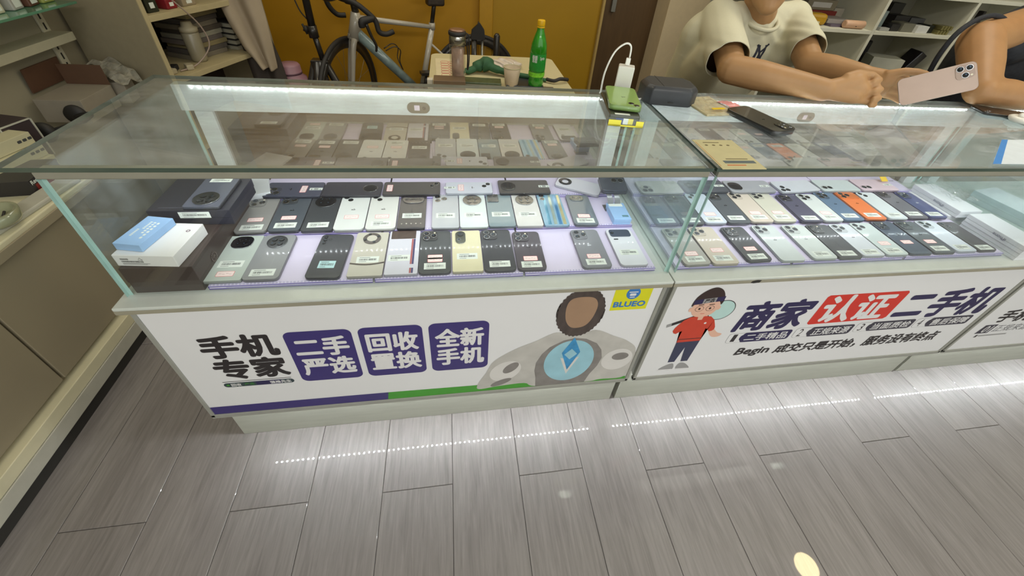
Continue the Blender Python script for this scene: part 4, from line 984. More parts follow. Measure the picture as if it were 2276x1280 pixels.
# red and black phone box, ashtray, white strip
t = thing('phone_box', 'black and red phone box on the left cabinet beside the glass edge', 'box', (-.600, .585, LT), R(8))
mbox('carton', (-.055, .060, -.055, .085, .0, .045), mat('black_card5', (44, 42, 44), .4), t, .001)
mbox('red_corner', (.0602, .0608, -.040, .085, .002, .026), mat('red_card', (120, 32, 30), .4), t, 0)
text('lettering', 'Redmi K70', [(-.050, .042), (.030, .042), (.030, .030), (-.050, .030)], lambda a, b, d: (.0609-d, a, b), M_label, t, .0003)
t = thing('power_strip', 'long white plastic strip lying along the left cabinet edge', 'strip', (-.505, .50, LT), R(-4))
mbox('strip_body', (-.028, .028, -.32, .12, 0, .014), M_lc3, t, .004)
t = thing('ashtray', 'round greenish glass ashtray on the edge of the left cabinet', 'ashtray', (-.515, .385, LT+.0005), 0)
bm = new_bm(); lathe(bm, [(0, 0), (.046, 0), (.052, .010), (.052, .030), (.044, .030), (.040, .012), (0, .010)], 32); obj('bowl', bm, mat('glass_green', (166, 170, 138), .12, coat=1, var=.1, trans=.3), t)
for a in (0, 2.1, 4.2):
    bm = new_bm(); tube(bm, [(.02*math.cos(a), .02*math.sin(a), .014), (.02*math.cos(a+1), .025*math.sin(a+1), .018)], .003, 8); obj('stub', bm, M_dark, t)
bpy.data.objects['ashtray'].location = (-.515, .385, LT+.0145)

# ------------------------------------------------------------ shelf unit behind the left end (turned)
U = Vector((.31, .95, 0)).normalized(); Vv = Vector((-.95, .31, 0)).normalized()
t = thing('shelf_unit', 'pale open shelf unit behind the left counter filled with leaflets', 'shelf unit', (-.50, 1.31, 0), math.atan2(U.y, U.x))
# local x = along the front, local y = depth (towards the wall)
M_su = mat('shelf_taupe', (152, 142, 116), .55, var=.04); M_sue = mat('shelf_edge_cream', (186, 172, 132), .5)
mbox('end_panel', (0, .018, .004, .38, 0, 1.60), M_su, t, .001); mbox('end_panel', (.66, .678, .004, .38, 0, 1.60), M_su, t, .001)
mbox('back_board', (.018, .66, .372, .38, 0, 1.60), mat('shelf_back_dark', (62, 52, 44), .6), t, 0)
mbox('edge_strip', (0, .018, 0, .004, 0, 1.60), M_sue, t, 0)
for z in (.35, .655, .895, 1.2):
    mbox('shelf_board', (.0185, .6595, .0, .371, z-.022, z), M_sue, t, .001)
def inunit(x, y): p = Vector((-.50, 1.31, 0)) + U*x + Vv*y; return (p.x, p.y)
az = math.atan2(U.y, U.x)
pal = [(120, 112, 96), (90, 84, 78), (140, 128, 92), (104, 96, 90), (150, 146, 128), (84, 76, 66)]
for i in range(9):
    x, y = inunit(.36+.01*(i % 3), .18); t = thing('leaflet_stack', ('bottom', 'second lowest', 'third lowest', 'fourth lowest', 'fifth lowest', 'fourth highest', 'third highest', 'second highest', 'topmost')[i]+' bundle of leaflets in the dim shelf behind the left counter', 'leaflets', (x, y, .6555+.0215*i), az+R((i*37) % 9-4), 'leaflet bundles on the shelf')
    mbox('paper_block', (-.10, .10, -.07, .08, 0, .0205), mat('leaf%d' % (i % 6), pal[i % 6], .7, var=.25, scale=14, stretch=(1, 1, 60)), t, .001)
for i in range(5):
    x, y = inunit(.54, .12); t = thing('leaflet_stack', ('bottom', 'second lowest', 'middle', 'second highest', 'topmost')[i]+' black-edged folder at the far end of the dim shelf', 'folders', (x, y, .6555+.026*i), az+R((i*23) % 11-5), 'folders on the shelf')
    mbox('folder', (-.045, .045, -.05, .05, 0, .018), mat('leaf4', pal[4]), t, .001); mbox('folder_edge', (-.046, .046, -.051, .051, .0182, .0232), M_dark, t, .0005)
x, y = inunit(.27, .10)
t = thing('shaker_bottle', 'milky plastic bottle with white cap on the dim shelf', 'bottle', (x, y, .6555))
bm = new_bm(); lathe(bm, [(0, 0), (.030, 0), (.033, .01), (.036, .12), (.030, .128)], 24); obj('bottle_body', bm, mat('milky_plastic', (150, 142, 118), .35, coat=.3), t)
bm = new_bm(); lathe(bm, [(.036, .127), (.037, .145), (.024, .150), (.020, .168), (.0, .170)], 24); obj('cap', bm, mat('cap_cream', (178, 168, 140), .5), t)
x, y = inunit(.09, .09)
for i, (dx, dy, lab) in enumerate(((0, 0, 'white plug adapter at the front corner of the dim shelf'), (.05, .03, 'dark round adapter in the tangle on the dim shelf'), (.09, -.01, 'pale ear piece lying on the dim shelf'))):
    xx, yy = inunit(.06+dx, .06+dy); t = thing('plug_adapter', lab, 'adapter', (xx, yy, .6555), az+.5*i)
    mbox('adapter_body', (-.022, .022, -.014, .014, 0, .022), mat('cap_cream', (178, 168, 140)) if i != 1 else M_rub, t, .004); mbox('pin', (.0222, .032, -.004, .004, .008, .014), M_alu, t, .0005)
t = thing('hanging_cable', 'thin pink-white cable hanging in front of the shelf unit', 'cable')
P = []
for (a, b, z) in ((.03, .02, 1.02), (.10, -.012, .97), (.17, -.014, .90), (.23, -.012, .82), (.24, -.008, .74), (.18, .03, .672), (.10, .05, .660)):
    x, y = inunit(a, b); P.append((x, y, z))
bm = new_bm(); tube(bm, smooth_path(P, 6), .003, 6); obj('cord', bm, mat('cable_pinkish', (170, 150, 136), .5), t)
for i, (a, wd, h, c, lab) in enumerate(((.08, .05, .05, (40, 44, 30), 'dark tray on the upper dim shelf'), (.17, .05, .035, (130, 26, 36), 'dark red box on the upper dim shelf'), (.26, .07, .03, (150, 136, 110), 'cream bag on the upper dim shelf'))):
    x, y = inunit(a, .07); t = thing('small_box', lab, 'box', (x, y, .8955), az); mbox('carton', (-wd/2, wd/2, -.04, .04, 0, h), mat('up%d' % i, c, .5), t, .003); mbox('label_patch', (-wd*.2, wd*.2, -.0406, -.0402, h*.3, h*.7), M_label, t, 0)
# draped dust cover + dark cloth
def drape(name, label, cat, pts_l, pts_r, m, seg=28, folds=3.4, amp=.016):
    t = thing(name, label, cat); L_ = smooth_path(pts_l, 8); R_ = smooth_path(pts_r, 8); bm = new_bm(); G_ = []
    for i, (a, b) in enumerate(zip(L_, R_)):
        row = []
        for k in range(seg+1):
            s = k/seg; p = a.lerp(b, s); p = p+Vector((0, -amp*math.sin(s*folds*PI+.4*math.sin(i*.3)), amp*.3*math.sin(s*9+i))); row.append(bm.verts.new(p))
        G_.append(row)
    for i in range(len(G_)-1):
        for k in range(seg):
            f = bm.faces.new((G_[i][k], G_[i][k+1], G_[i+1][k+1], G_[i+1][k])); f.smooth = True
    o = obj(name+'_fabric', bm, m, t); md = o.modifiers.new('s', 'SOLIDIFY'); md.thickness = .004; return t
drape('dark_cloth', 'dark cloth hanging behind the pale dust cover', 'cloth', [(-.40, 1.80, 1.00), (-.40, 1.80, .80), (-.39, 1.80, .62), (-.38, 1.80, .40)], [(-.30, 1.83, 1.00), (-.28, 1.83, .80), (-.24, 1.82, .62), (-.22, 1.80, .40)], mat('cloth_dark', (62, 54, 48), .8, bump=.3))
drape('dust_cover', 'pale beige dust cover hanging beside the yellow wall', 'cloth', [(-.41, 1.74, 1.02), (-.40, 1.74, .86), (-.365, 1.74, .70), (-.30, 1.74, .585)], [(-.24, 1.76, 1.02), (-.23, 1.76, .86), (-.235, 1.76, .70), (-.245, 1.76, .575)], mat('cloth_beige', (172, 156, 132), .7, bump=.3, var=.08, scale=8))
t = thing('kettle', 'dusty pink round pot with a wire handle beside the yellow wall', 'pot', (-.235, 1.92, .30))
M_pk = mat('dusty_pink', (150, 112, 122), .45)
bm = new_bm(); lathe(bm, [(0, 0), (.08, 0), (.085, .10), (.080, .19), (.06, .205), (.058, .255), (.050, .265), (0, .268)], 32); obj('pot_body', bm, M_pk, t)
bm = new_bm(); lathe(bm, [(.0595, .212), (.0615, .212), (.0615, .222), (.0595, .222)], 32, caps=False); obj('dark_band', bm, mat('plum_band', (92, 62, 74), .5), t)
bm = new_bm(); tube(bm, smooth_path([(-.11, -.01, .12), (-.115, -.01, .22), (-.09, -.01, .262), (-.055, -.01, .262), (-.01, -.02, .21), (.01, -.085, .12)], 6), .005, 8); obj('handle', bm, M_pk, t)
t = thing('low_stool', 'low plain stool under the dusty pink pot', 'stool', (-.235, 1.92, 0))
mbox('seat', (-.14, .14, -.12, .12, .27, .299), M_lc, t, .004)
for sx in (-1, 1):
    for sy in (-1, 1): mbox('leg', (sx*.11-.012, sx*.11+.012, sy*.09-.012, sy*.09+.012, 0, .27), M_lc, t, .002)

# ------------------------------------------------------------ black folding frame left of the bicycle
M_bk = mat('satin_black', (34, 30, 26), .4, coat=.3)
t = thing('repair_stand', 'black bicycle stand with clamp knob and spread tripod legs', 'stand', (-.06, 1.95, 0))
bm = new_bm(); tube(bm, [(-.018, 0, 1.30), (-.012, 0, .74)], .019, 14); obj('upper_post', bm, M_bk, t)
bm = new_bm(); tube(bm, [(-.012, 0, .73), (.008, 0, .575)], .015, 14); tube(bm, [(-.015, 0, .76), (-.012, 0, .70)], .026, 14); obj('lower_post', bm, M_bk, t)
bm = new_bm(); tube(bm, [(-.055, 0, .745), (-.035, 0, .735)], .016, 12); tube(bm, [(-.06, 0, .765), (-.045, 0, .715)], .006, 8); obj('clamp_knob', bm, M_rub, t)
bm = new_bm(); box(bm, -.055, .04, -.03, .03, .572, .585); bevel(bm, .003, 1); obj('hub_plate', bm, M_bk, t)
for (x, y) in ((-.26, -.02), (-.10, -.16), (.04, -.14), (.22, .02)):
    bm = new_bm(); tube(bm, [(-.01+x*.1, y*.1, .575), (x, y, .004)], .021, 12); obj('leg', bm, M_bk, t)
for (x, y) in ((-.26, -.02), (.22, .02)):
    bm = new_bm(); tube(bm, [(x*.55, y*.5, .26), (0, 0, .40)], .006, 8); obj('brace', bm, M_alu, t)
bm = new_bm(); tube(bm, [(-.028, 0, .575), (.004, 0, .20)], .036, 14); obj('centre_tube', bm, M_bk, t)
bm = new_bm(); tube(bm, smooth_path([(-.06, .0, 1.2), (-.075, 0, .95), (-.06, 0, .84), (-.03, 0, .79)], 5), .0035, 6); obj('control_cable', bm, M_rub, t)
t = thing('bicycle_saddle', 'rounded black saddle end above the stand, cut by the top edge', 'saddle', (.035, 1.99, .882))
bm = new_bm(); bmesh.ops.create_uvsphere(bm, u_segments=20, v_segments=12, radius=1); bm.transform(Matrix.Diagonal((.045, .10, .018, 1))); obj('saddle_shell', bm, M_bk, t, smooth=True, loc=(0, .03, .01))
bm = new_bm(); tube(bm, [(-.050, -.035, .012), (0, 0, .008), (0, .06, .008)], .006, 8); obj('rail', bm, M_alu, t)

# ------------------------------------------------------------ bicycle
BA = R(18)
t = bike = thing('bicycle', 'white and pale blue road bicycle with drop handlebar by the yellow wall', 'bicycle', (.03, 2.12, 0), BA)
M_bw = mat('frame_white', (176, 170, 156), .3, coat=.6, var=.03); M_bb = mat('frame_blue_fade', (124, 142, 142), .3, coat=.6, var=.2, scale=26)
HT, HB, BB, ST, RW, FW = (.103, 0, .80), (.072, 0, .665), (.455, 0, .30), (.558, 0, .715), (.85, 0, .335), (.0, 0, .335)
bm = new_bm(); tube(bm, [HT, (.092, 0, .73), HB], [.026, .034, .036], 14); tube(bm, [(.10, 0, .772), ST], [.017, .013], 12); tube(bm, [ST, BB], [.018, .019], 12)
tube(bm, [(ST[0], 0, .74), (ST[0], 0, .70)], .020, 12)
obj('frame', bm, M_bw, t)
bm = new_bm(); tube(bm, [(.095, 0, .690), BB], [.030, .027], 14); obj('down_tube', bm, M_bb, t)
bm = new_bm()
for s in (-1, 1): tube(bm, [(.545, s*.006, .615), (RW[0], s*.055, RW[2])], .0075, 8); tube(bm, [(BB[0], s*.03, BB[2]), (RW[0], s*.055, RW[2])], .010, 8)
obj('stays', bm, M_bw, t)
fork = thing_f = obj('fork', (lambda b: (tube(b, [(.075, 0, .68), (.066, 0, .655)], .034, 12), [tube(b, smooth_path([(.070, s*.030, .66), (.05, s*.05, .60), (.0, s*.055, .335)], 4), [.018, .018, .017, .017, .016, .015, .014, .013, .012], 10) for s in (-1, 1)], b)[-1])(new_bm()), M_bw, t)
def wheel(parent, c, ang):
    o = bpy.data.objects.new('wheel', None); COL.objects.link(o); o.parent = parent; o.location = c; o.rotation_euler = (0, 0, ang); o.empty_display_size = .05
    n = 56; bm = new_bm()
    for rad, prof, in ((.335, None),):
        rings = []
        for i in range(n):
            a = 2*PI*i/n; rings.append([bm.verts.new(((rad-.014+.014*math.cos(b))*math.cos(a), .013*math.sin(b), (rad-.014+.014*math.cos(b))*math.sin(a))) for b in [2*PI*j/10 for j in range(10)]])
        for i in range(n):
            for j in range(10):
                f = bm.faces.new((rings[i][j], rings[i][(j+1) % 10], rings[(i+1) % n][(j+1) % 10], rings[(i+1) % n][j])); f.smooth = True
    obj('tyre', bm, M_rub, o)
    bm = new_bm(); prof = [(.312, -.010), (.312, .010), (.270, .004), (.266, 0), (.270, -.004)]; rings = [[bm.verts.new((r_*math.cos(2*PI*i/n), y_, r_*math.sin(2*PI*i/n))) for r_, y_ in prof] for i in range(n)]
    for i in range(n):
        for j in range(5):
            f = bm.faces.new((rings[i][j], rings[i][(j+1) % 5], rings[(i+1) % n][(j+1) % 5], rings[(i+1) % n][j])); f.smooth = True
    obj('rim', bm, M_bk, o)
    bm = new_bm(); tube(bm, [(0, -.05, 0), (0, -.03, 0), (0, .03, 0), (0, .05, 0)], [.010, .022, .022, .010], 14); obj('hub', bm, M_bk, o)
    bm = new_bm()
    for i in range(20):
        a = 2*PI*i/20; s = 1 if i % 2 else -1; tube(bm, [(.02*math.cos(a+.9*s), s*.025, .02*math.sin(a+.9*s)), (.268*math.cos(a), 0, .268*math.sin(a))], .0011, 4, caps=False)
    obj('spokes', bm, M_alu, o, kind='stuff')
    return o
wheel(t, FW, R(52)); wheel(t, RW, 0)
bm = new_bm(); tube(bm, [(ST[0], 0, .735), (.590, 0, .90)], .0135, 12); obj('seat_post', bm, M_bk, t)
bm = new_bm(); P = smooth_path([(.44, 0, .905), (.50, 0, .910), (.60, 0, .915), (.68, 0, .925)], 4); tube(bm, P, [.012, .018, .022, .026, .030, .036, .044, .05, .056, .060, .064, .066, .06][:len(P)], 14)
for v in bm.verts: v.co.z = .912+(v.co.z-.912)*.35
obj('saddle', bm, M_bk, t)
bm = new_bm(); box(bm, .53, .64, -.035, .035, .835, .885); bevel(bm, .014, 3); obj('saddle_bag', bm, mat('bag_brown_black', (54, 44, 34), .5, var=.3, scale=50), t)
bm = new_bm(); tube(bm, [(.105, 0, .80), (.100, 0, .865)], .020, 12); tube(bm, [(.100, 0, .850), (.06, -.04, .865)], .017, 12); obj('stem', bm, M_bk, t)
for s in (-1, 1):
    bm = new_bm(); P = smooth_path([(.04, 0, .868), (.07, s*.14, .868), (.10, s*.19, .860), (.165+.03*s, s*.205, .835), (.19, s*.21, .78), (.205, s*.215, .72), (.245, s*.21, .705), (.290, s*.20, .718)] if s < 0 else [(.04, 0, .868), (.0, .14, .868), (-.03, .19, .868), (-.02, .20, .80), (.02, .21, .75), (.07, .21, .745)], 6)
    P = [Vector((p.x, p.y*.55, p.z)) for p in P] if s < 0 else P
    tube(bm, P, .015, 12); obj('handlebar', bm, M_rub, t, smooth=False)
bm = new_bm(); tube(bm, smooth_path([(.185, -.115, .79), (.150, -.125, .785), (.115, -.130, .775), (.112, -.130, .745)], 4), [.016, .017, .018, .019, .020, .021, .021, .021, .021, .020, .019, .018, .016], 12); obj('brake_hood', bm, M_rub, t)
bm = new_bm(); tube(bm, smooth_path([(.135, -.132, .765), (.155, -.135, .70), (.175, -.135, .65), (.170, -.135, .615)], 4), [.010, .0095, .009, .009, .0085, .008, .008, .008, .008, .0075, .007, .007, .006], 8); obj('brake_lever', bm, M_bk, t)
bm = new_bm()
for s in (-1, 1): tube(bm, smooth_path([(.245, s*.028, .590), (.30, s*.036, .615), (.335, s*.036, .590), (.325, s*.03, .53), (.345, s*.01, .465)], 4), .0032, 6)
obj('bottle_cage', bm, M_bk, t)
bm = new_bm(); lathe(bm, [(0, -.006), (.085, -.006), (.088, 0), (.085, .006), (0, .006)], 36); bm.transform(Matrix.Translation((BB[0], -.055, BB[2])) @ Matrix.Rotation(PI/2, 4, 'X')); obj('chainring', bm, M_bk, t)
bm = new_bm(); tube(bm, [(BB[0], -.07, BB[2]), (BB[0]+.03, -.075, BB[2]+.165)], .010, 8); box(bm, BB[0]-.02, BB[0]+.08, -.14, -.08, BB[2]+.158, BB[2]+.176); obj('crank', bm, M_bk, t)
# black rack-like holder seen above the table
t = thing('action_camera_mount', 'dark rear rack with upright light, right of the thermos cup', 'rack', (.875, 2.10, 0))
bm = new_bm(); tube(bm, [(-.055, 0, 0), (-.055, 0, .70)], .018, 10); obj('post', bm, M_bk, t)
bm = new_bm(); prism(bm, [(-.075, .0), (.012, .0), (.006, .055), (-.016, .085), (-.030, .098), (-.034, .082), (-.070, .05)], -.02, .02, 0, M=Matrix.Translation((0, 0, .70)) @ Matrix.Rotation(PI/2, 4, 'X')); obj('head', bm, M_rub, t)
bm = new_bm(); tube(bm, [(-.005, 0, 0), (-.005, 0, .70)], .008, 8); obj('pale_rod', bm, M_alu, t)
bm = new_bm(); tube(bm, [(.088, .02, 0), (.088, .02, .72), (.088, .02, .735)], [.020, .020, .010], 12); obj('tall_light', bm, M_bk, t)

# ------------------------------------------------------------ table behind the counter
t = thing('side_table', 'cream-topped table behind the counter holding bottle and cups', 'table', (.885, 1.25, 0))
M_tt = mat('table_cream', (200, 190, 150), .45, var=.02)
bm = new_bm(); prism(bm, rrect(.615, .60, .035, 6), .724, .7496, 0, ch=.002); obj('table_top', bm, M_tt, t)
for sx in (-1, 1):
    for sy in (-1, 1): mbox('leg', (sx*.26-.015, sx*.26+.015, sy*.25-.015, sy*.25+.015, 0, .723), M_alu, t, .003)
TZ = .750
t = thing('soda_bottle', 'green plastic soda bottle with yellow cap on the table', 'bottle', (1.030, 1.10, TZ))
M_gb = mat('green_plastic', (62, 186, 46), .12, trans=.55, coat=.8, var=.12, scale=18); M_gl = mat('green_label', (36, 140, 50), .35, var=.15, scale=60)
bm = new_bm(); lathe(bm, [(0, .006), (.022, 0), (.031, .006), (.033, .022), (.030, .036), (.033, .060), (.033, .068), (.0325, .135), (.0335, .142), (.031, .170), (.022, .200), (.015, .218), (.0135, .232), (.0135, .236)], 32); obj('bottle_body', bm, M_gb, t)
bm = new_bm(); lathe(bm, [(.0336, .070), (.0340, .072), (.0340, .134), (.0336, .136)], 32, caps=False); lb = obj('label_wrap', bm, M_gl, t)
cyl = lambda rr_, a0=-PI/2-.2: (lambda a, b, d: (rr_*math.cos(a0+a/rr_), rr_*math.sin(a0+a/rr_), b))
text('lettering', '雪碧', [(-.024, .132), (-.002, .132), (-.002, .104), (-.024, .104)], cyl(.0344), M_label, lb, .0006)
text('lettering', 'Sprite', [(.010, .128), (.030, .128), (.030, .112), (.010, .112)], cyl(.0344), M_label, lb, .0002)
bm = new_bm(); lathe(bm, [(.0336, .046), (.0342, .048), (.0342, .062), (.0336, .064)], 32, caps=False); obj('lime_print', bm, mat('lime_label', (120, 200, 50), .35, var=.3, scale=80), t)
bm = new_bm(); lathe(bm, [(.0150, .236), (.0155, .238), (.0155, .254), (.0140, .257), (0, .257)], 28); lathe(bm, [(.0152, .229), (.0160, .230), (.0160, .234), (.0152, .235)], 28, caps=False); obj('cap', bm, mat('cap_yellow', (226, 178, 14), .4, stretch=(200, 200, 1), var=.1), t)
t = thing('thermos_cup', 'clear glass tea flask with steel collar and black lid', 'flask', (.700, 1.10, TZ))
bm = new_bm(); lathe(bm, [(0, 0), (.028, 0), (.031, .004), (.031, .150), (.029, .155)], 32); obj('outer_glass', bm, glass('flask_glass', (.93, .93, .90), 1.45, haze=.05), t)
bm = new_bm(); lathe(bm, [(0, .012), (.022, .012), (.0245, .018), (.0245, .140), (0, .142)], 28); obj('tea', bm, mat('tea_pinkish', (172, 142, 124), .3, var=.35, scale=26), t)
bm = new_bm(); lathe(bm, [(.030, .153), (.0325, .155), (.0325, .185), (.030, .187)], 32); obj('steel_collar', bm, mat('steel', (170, 168, 160), .25, metal=1, var=.2, scale=30, stretch=(30, 30, 1)), t)
bm = new_bm(); lathe(bm, [(.033, .187), (.0345, .189), (.0345, .199), (.032, .201)], 32); obj('lid_ring', bm, M_rub, t)
bm = new_bm(); lathe(bm, [(.031, .201), (.030, .206), (.022, .2085), (0, .2085)], 32); obj('lid_top', bm, mat('lid_copper', (150, 118, 100), .3, metal=.6), t)
bm = new_bm(); tube(bm, smooth_path([(.034, -.006, .195), (.044, -.006, .185), (.046, -.006, .13), (.044, -.008, .08), (.038, -.008, .06), (.040, -.004, .11), (.036, -.004, .17)], 5), .0028, 6); obj('strap', bm, M_rub, t)
t = thing('paper_cup', 'beige paper cup on the table left of the green bottle', 'cup', (.925, 1.10, TZ))
bm = new_bm(); lathe(bm, [(0, .003), (.0255, .003), (.026, 0), (.027, .002), (.036, .075), (.0345, .075), (.026, .006), (0, .005)], 32); obj('cup_wall', bm, mat('paper_beige', (190, 172, 146), .6), t)
bm = new_bm(); P = [(.0358*math.cos(2*PI*i/32), .0358*math.sin(2*PI*i/32), .0755) for i in range(32)]; tube(bm, P, .0014, 6, closed=True); obj('rim', bm, mat('paper_rim', (196, 190, 150), .5), t)
# clutter on the table
t = thing('receipt_sheet', 'white sheet with a red grid on the table behind the flask', 'paper', (.655, 1.33, TZ), R(2))
mbox('paper', (-.052, .075, -.15, .13, 0, .0008), mat('paper_cream', (214, 202, 166), .6), t, 0)
bm = new_bm()
for i in range(6):
    y = -.12+.038*i; P = [(a, b, .0011) for a, b in rrect(.034, .030, .006, 3, -.010, y)]; tube(bm, P, .0008, 4, closed=True)
    P = [(a, b, .0011) for a, b in rrect(.014, .030, .004, 3, .018, y)]; tube(bm, P, .0008, 4, closed=True)
obj('red_grid', bm, mat('print_red2', (200, 60, 70), .6), t)
t = carton('small_box', 'grey-brown flat box at the near left corner of the table', .665, 1.045, TZ, .125, .07, .038, mat('taupe_card', (112, 92, 70), .5), 0, lid=False)
t = carton('small_box', 'tiny white box beside the grey-brown box on the table', .588, 1.045, TZ, .022, .03, .034, mat('white_card5', (206, 200, 184), .5), 0, lid=False)
t = thing('green_cloth', 'dark green knotted cloth lying across the table', 'cloth', (.82, 1.24, TZ+.001))
M_gc = mat('cloth_green', (46, 92, 58), .7, var=.15, bump=.2)
bm = new_bm()
tube(bm, smooth_path([(-.10, -.03, .014), (-.05, .01, .022), (0, .03, .045), (.05, .0, .032), (.12, -.03, .020), (.20, -.06, .016), (.27, -.08, .010)], 6), [.006]*3+[.018]*5+[.030]*4+[.042, .044, .042, .036]+[.022]*4+[.018]*6+[.015]*6+[.010]*5, 12)
for v in bm.verts: v.co.z = max(0, .0+(v.co.z)*.75)
obj('cloth_body', bm, M_gc, t)
bm = new_bm(); tube(bm, smooth_path([(.27, -.08, .012), (.30, -.10, .012), (.33, -.09, .018), (.37, -.07, .010)], 4), .008, 8); obj('dark_tail', bm, M_rub, t)
t = thing('white_bag', 'thin white crumpled bag behind the green cloth', 'bag', (.93, 1.36, TZ))
bm = new_bm(); bmesh.ops.create_icosphere(bm, subdivisions=4, radius=1); rr = random.Random(2)
for v in bm.verts:
    k = 1+.22*math.sin(v.co.x*7+v.co.y*5)*math.sin(v.co.z*6+v.co.x*3); v.co = Vector((v.co.x*.070*k, v.co.y*.05*k, max(0, .012+v.co.z*.026*k)))
obj('bag_film', bm, mat('bag_white', (206, 192, 176), .4, coat=.3), t, smooth=True)
for i, (x, y, w_, d_, h_, c, lab) in enumerate(((.800, 1.10, .16, .07, .018, (70, 84, 56), 'patterned tin case behind the flask on the table'), (.985, 1.13, .16, .12, .008, (44, 50, 54), 'dark tablet lying behind the paper cup'), (1.075, 1.07, .06, .03, .006, (120, 112, 96), 'small grey card beside the green bottle'))):
    t = thing('flat_case', lab, 'case', (x, y, TZ), R(-4)); mbox('case_body', (-w_/2, w_/2, -d_/2, d_/2, 0, h_), mat('tc%d' % i, c, .4, var=.3 if i == 0 else .05, scale=60), t, .002)
    mbox('case_trim', (-w_/2, w_/2, -d_/2-.0006, -d_/2-.0001, h_*.3, h_*.6), M_alu, t, 0)

# ------------------------------------------------------------ right cubby shelves
t = thing('cubby_shelf', 'white cubby shelf unit behind the seated clerk', 'shelf unit', (0, 1.5, 0))
M_cb = mat('cubby_white', (216, 214, 196), .5, var=.02); M_cbk = mat('cubby_back', (172, 168, 150), .6, var=.05, scale=3)
for x in (2.425, 2.975, 3.545, 4.115): mbox('upright_panel', (x-.009, x+.009, 0, .36, 0, 2.1), M_cb, t, .001)
for a, b in ((2.435, 2.965), (2.985, 3.535), (3.555, 4.105)):
    zs = (.42, .70, .98, 1.165, 1.46, 1.76, 2.09) if a > 2.9 else (.42, .70, .98, 1.26, 1.53, 1.80, 2.09)
    for z in zs: mbox('shelf_board', (a, b, 0, .352, z-.018, z), M_cb, t, .001)
mbox('back_board', (2.418, 4.122, .354, .362, 0, 2.1), M_cbk, t, 0)
bm = new_bm()
for (x, z) in ((2.86, 1.07), (3.22, 1.10), (3.33, 1.09), (3.45, 1.08), (3.70, 1.10)): lathe(bm, [(0, 0), (.006, 0), (.006, .002), (0, .002)], 12, c=(0, 0)); bmesh.ops.translate(bm, verts=bm.verts[-48:], vec=Vector((0, 0, 0)))
bm.free()
def item(name, lab, cat, x, y, z, w_, d_, h_, c, rz=0, bev=.002, part='carton', rough=.45, coat=0, extra=None, rot=None):
    t = thing(name, lab, cat, (x, y, z), R(rz), None, rot); mbox(part, (-w_/2, w_/2, -d_/2, d_/2, 0, h_), mat('it_%d_%d_%d' % c, c, rough, coat=coat), t, bev)
    if extra: mbox('face_label', (-w_*.32, w_*.32, -d_/2-.0008, -d_/2-.0002, h_*.25, h_*.75), mat('it_%d_%d_%d' % extra, extra, .5), t, 0)
    return t
S1, S0 = .9805, .7005
item('black_pouch', 'black rounded pouch at the left of the upper cubby', 'pouch', 2.525, 1.62, S1, .11, .10, .075, (34, 36, 34), 20, .022, 'pouch')
item('small_box', 'cream and pink small box at the front of the upper cubby', 'box', 2.600, 1.53, S1, .065, .03, .024, (214, 206, 160), 4, .001, extra=(200, 110, 110))
item('small_box', 'pale green packet next to the black pouch', 'box', 2.505, 1.53, S1, .04, .03, .020, (170, 180, 150), 0, .001)
t = item('yellow_pouch', 'mustard yellow crumpled pouch in the upper cubby', 'pouch', 2.665, 1.60, S1, .10, .08, .055, (176, 134, 20), -14, .016, 'pouch')
item('book', 'violet-grey booklet lying under papers in the upper cubby', 'booklet', 2.80, 1.62, S1, .15, .14, .012, (98, 88, 104), 6, .001)
item('book', 'booklet with pale rim tilted on top of the violet one', 'booklet', 2.80, 1.63, S1+.013, .15, .14, .020, (150, 144, 140), -4, .001)
item('red_box', 'dark red flat box under the grey carton in upper cubby', 'box', 2.77, 1.75, S1, .20, .12, .055, (110, 34, 28), 3, .001)
item('grey_carton', 'brown-grey carton on the dark red box', 'box', 2.76, 1.76, S1+.056, .19, .12, .050, (120, 112, 92), 0, .001, extra=(180, 176, 168))
item('tall_card_box', 'pale grey box standing at the rear of the upper cubby', 'box', 2.885, 1.74, S1, .07, .08, .07, (146, 140, 128), 0, .001)
t = thing('cylinder_speaker', 'peach-coloured rounded cylinder lying at the shelf front', 'speaker', (2.86, 1.53, S1+.0205))
bm = new_bm(); tube(bm, [(-.062, 0, 0), (-.058, 0, 0), (.058, 0, 0), (.062, 0, 0)], [.014, .020, .020, .014], 20); obj('cylinder', bm, mat('peach', (214, 172, 140), .4), t)
mbox('port', (-.004, .004, -.0206, -.0198, -.008, -.005), M_dark, t, 0)
for i, (x, y, w_, d_, h_, c, lab, rz) in enumerate((
    (3.045, 1.60, .05, .08, .090, (134, 148, 148), 'tall pale blister pack leaning left in the second cubby', 8), (3.055, 1.53, .06, .03, .016, (160, 160, 156), 'thin grey box at the front left of the second cubby', 0),
    (3.13, 1.56, .06, .06, .035, (26, 24, 26), 'black box beside the thin grey box', 5), (3.215, 1.57, .085, .08, .042, (112, 110, 96), 'olive grey box in the middle of the second cubby', 3),
    (3.300, 1.545, .080, .06, .036, (214, 214, 210), 'bright white box at the front of the second cubby', 2), (3.26, 1.67, .10, .08, .065, (40, 38, 38), 'black box behind the olive grey one', 0),
    (3.36, 1.66, .09, .08, .060, (72, 72, 72), 'dark grey box behind the bright white one', -6), (3.30, 1.77, .09, .07, .115, (70, 68, 64), 'tall dark frame at the rear of the second cubby', 4),
    (3.385, 1.58, .045, .07, .038, (20, 26, 22), 'dark green box right of the bright white one', 8))):
    item('small_box', lab, 'box', x, y, S1, w_, d_, h_, c, rz, .001)
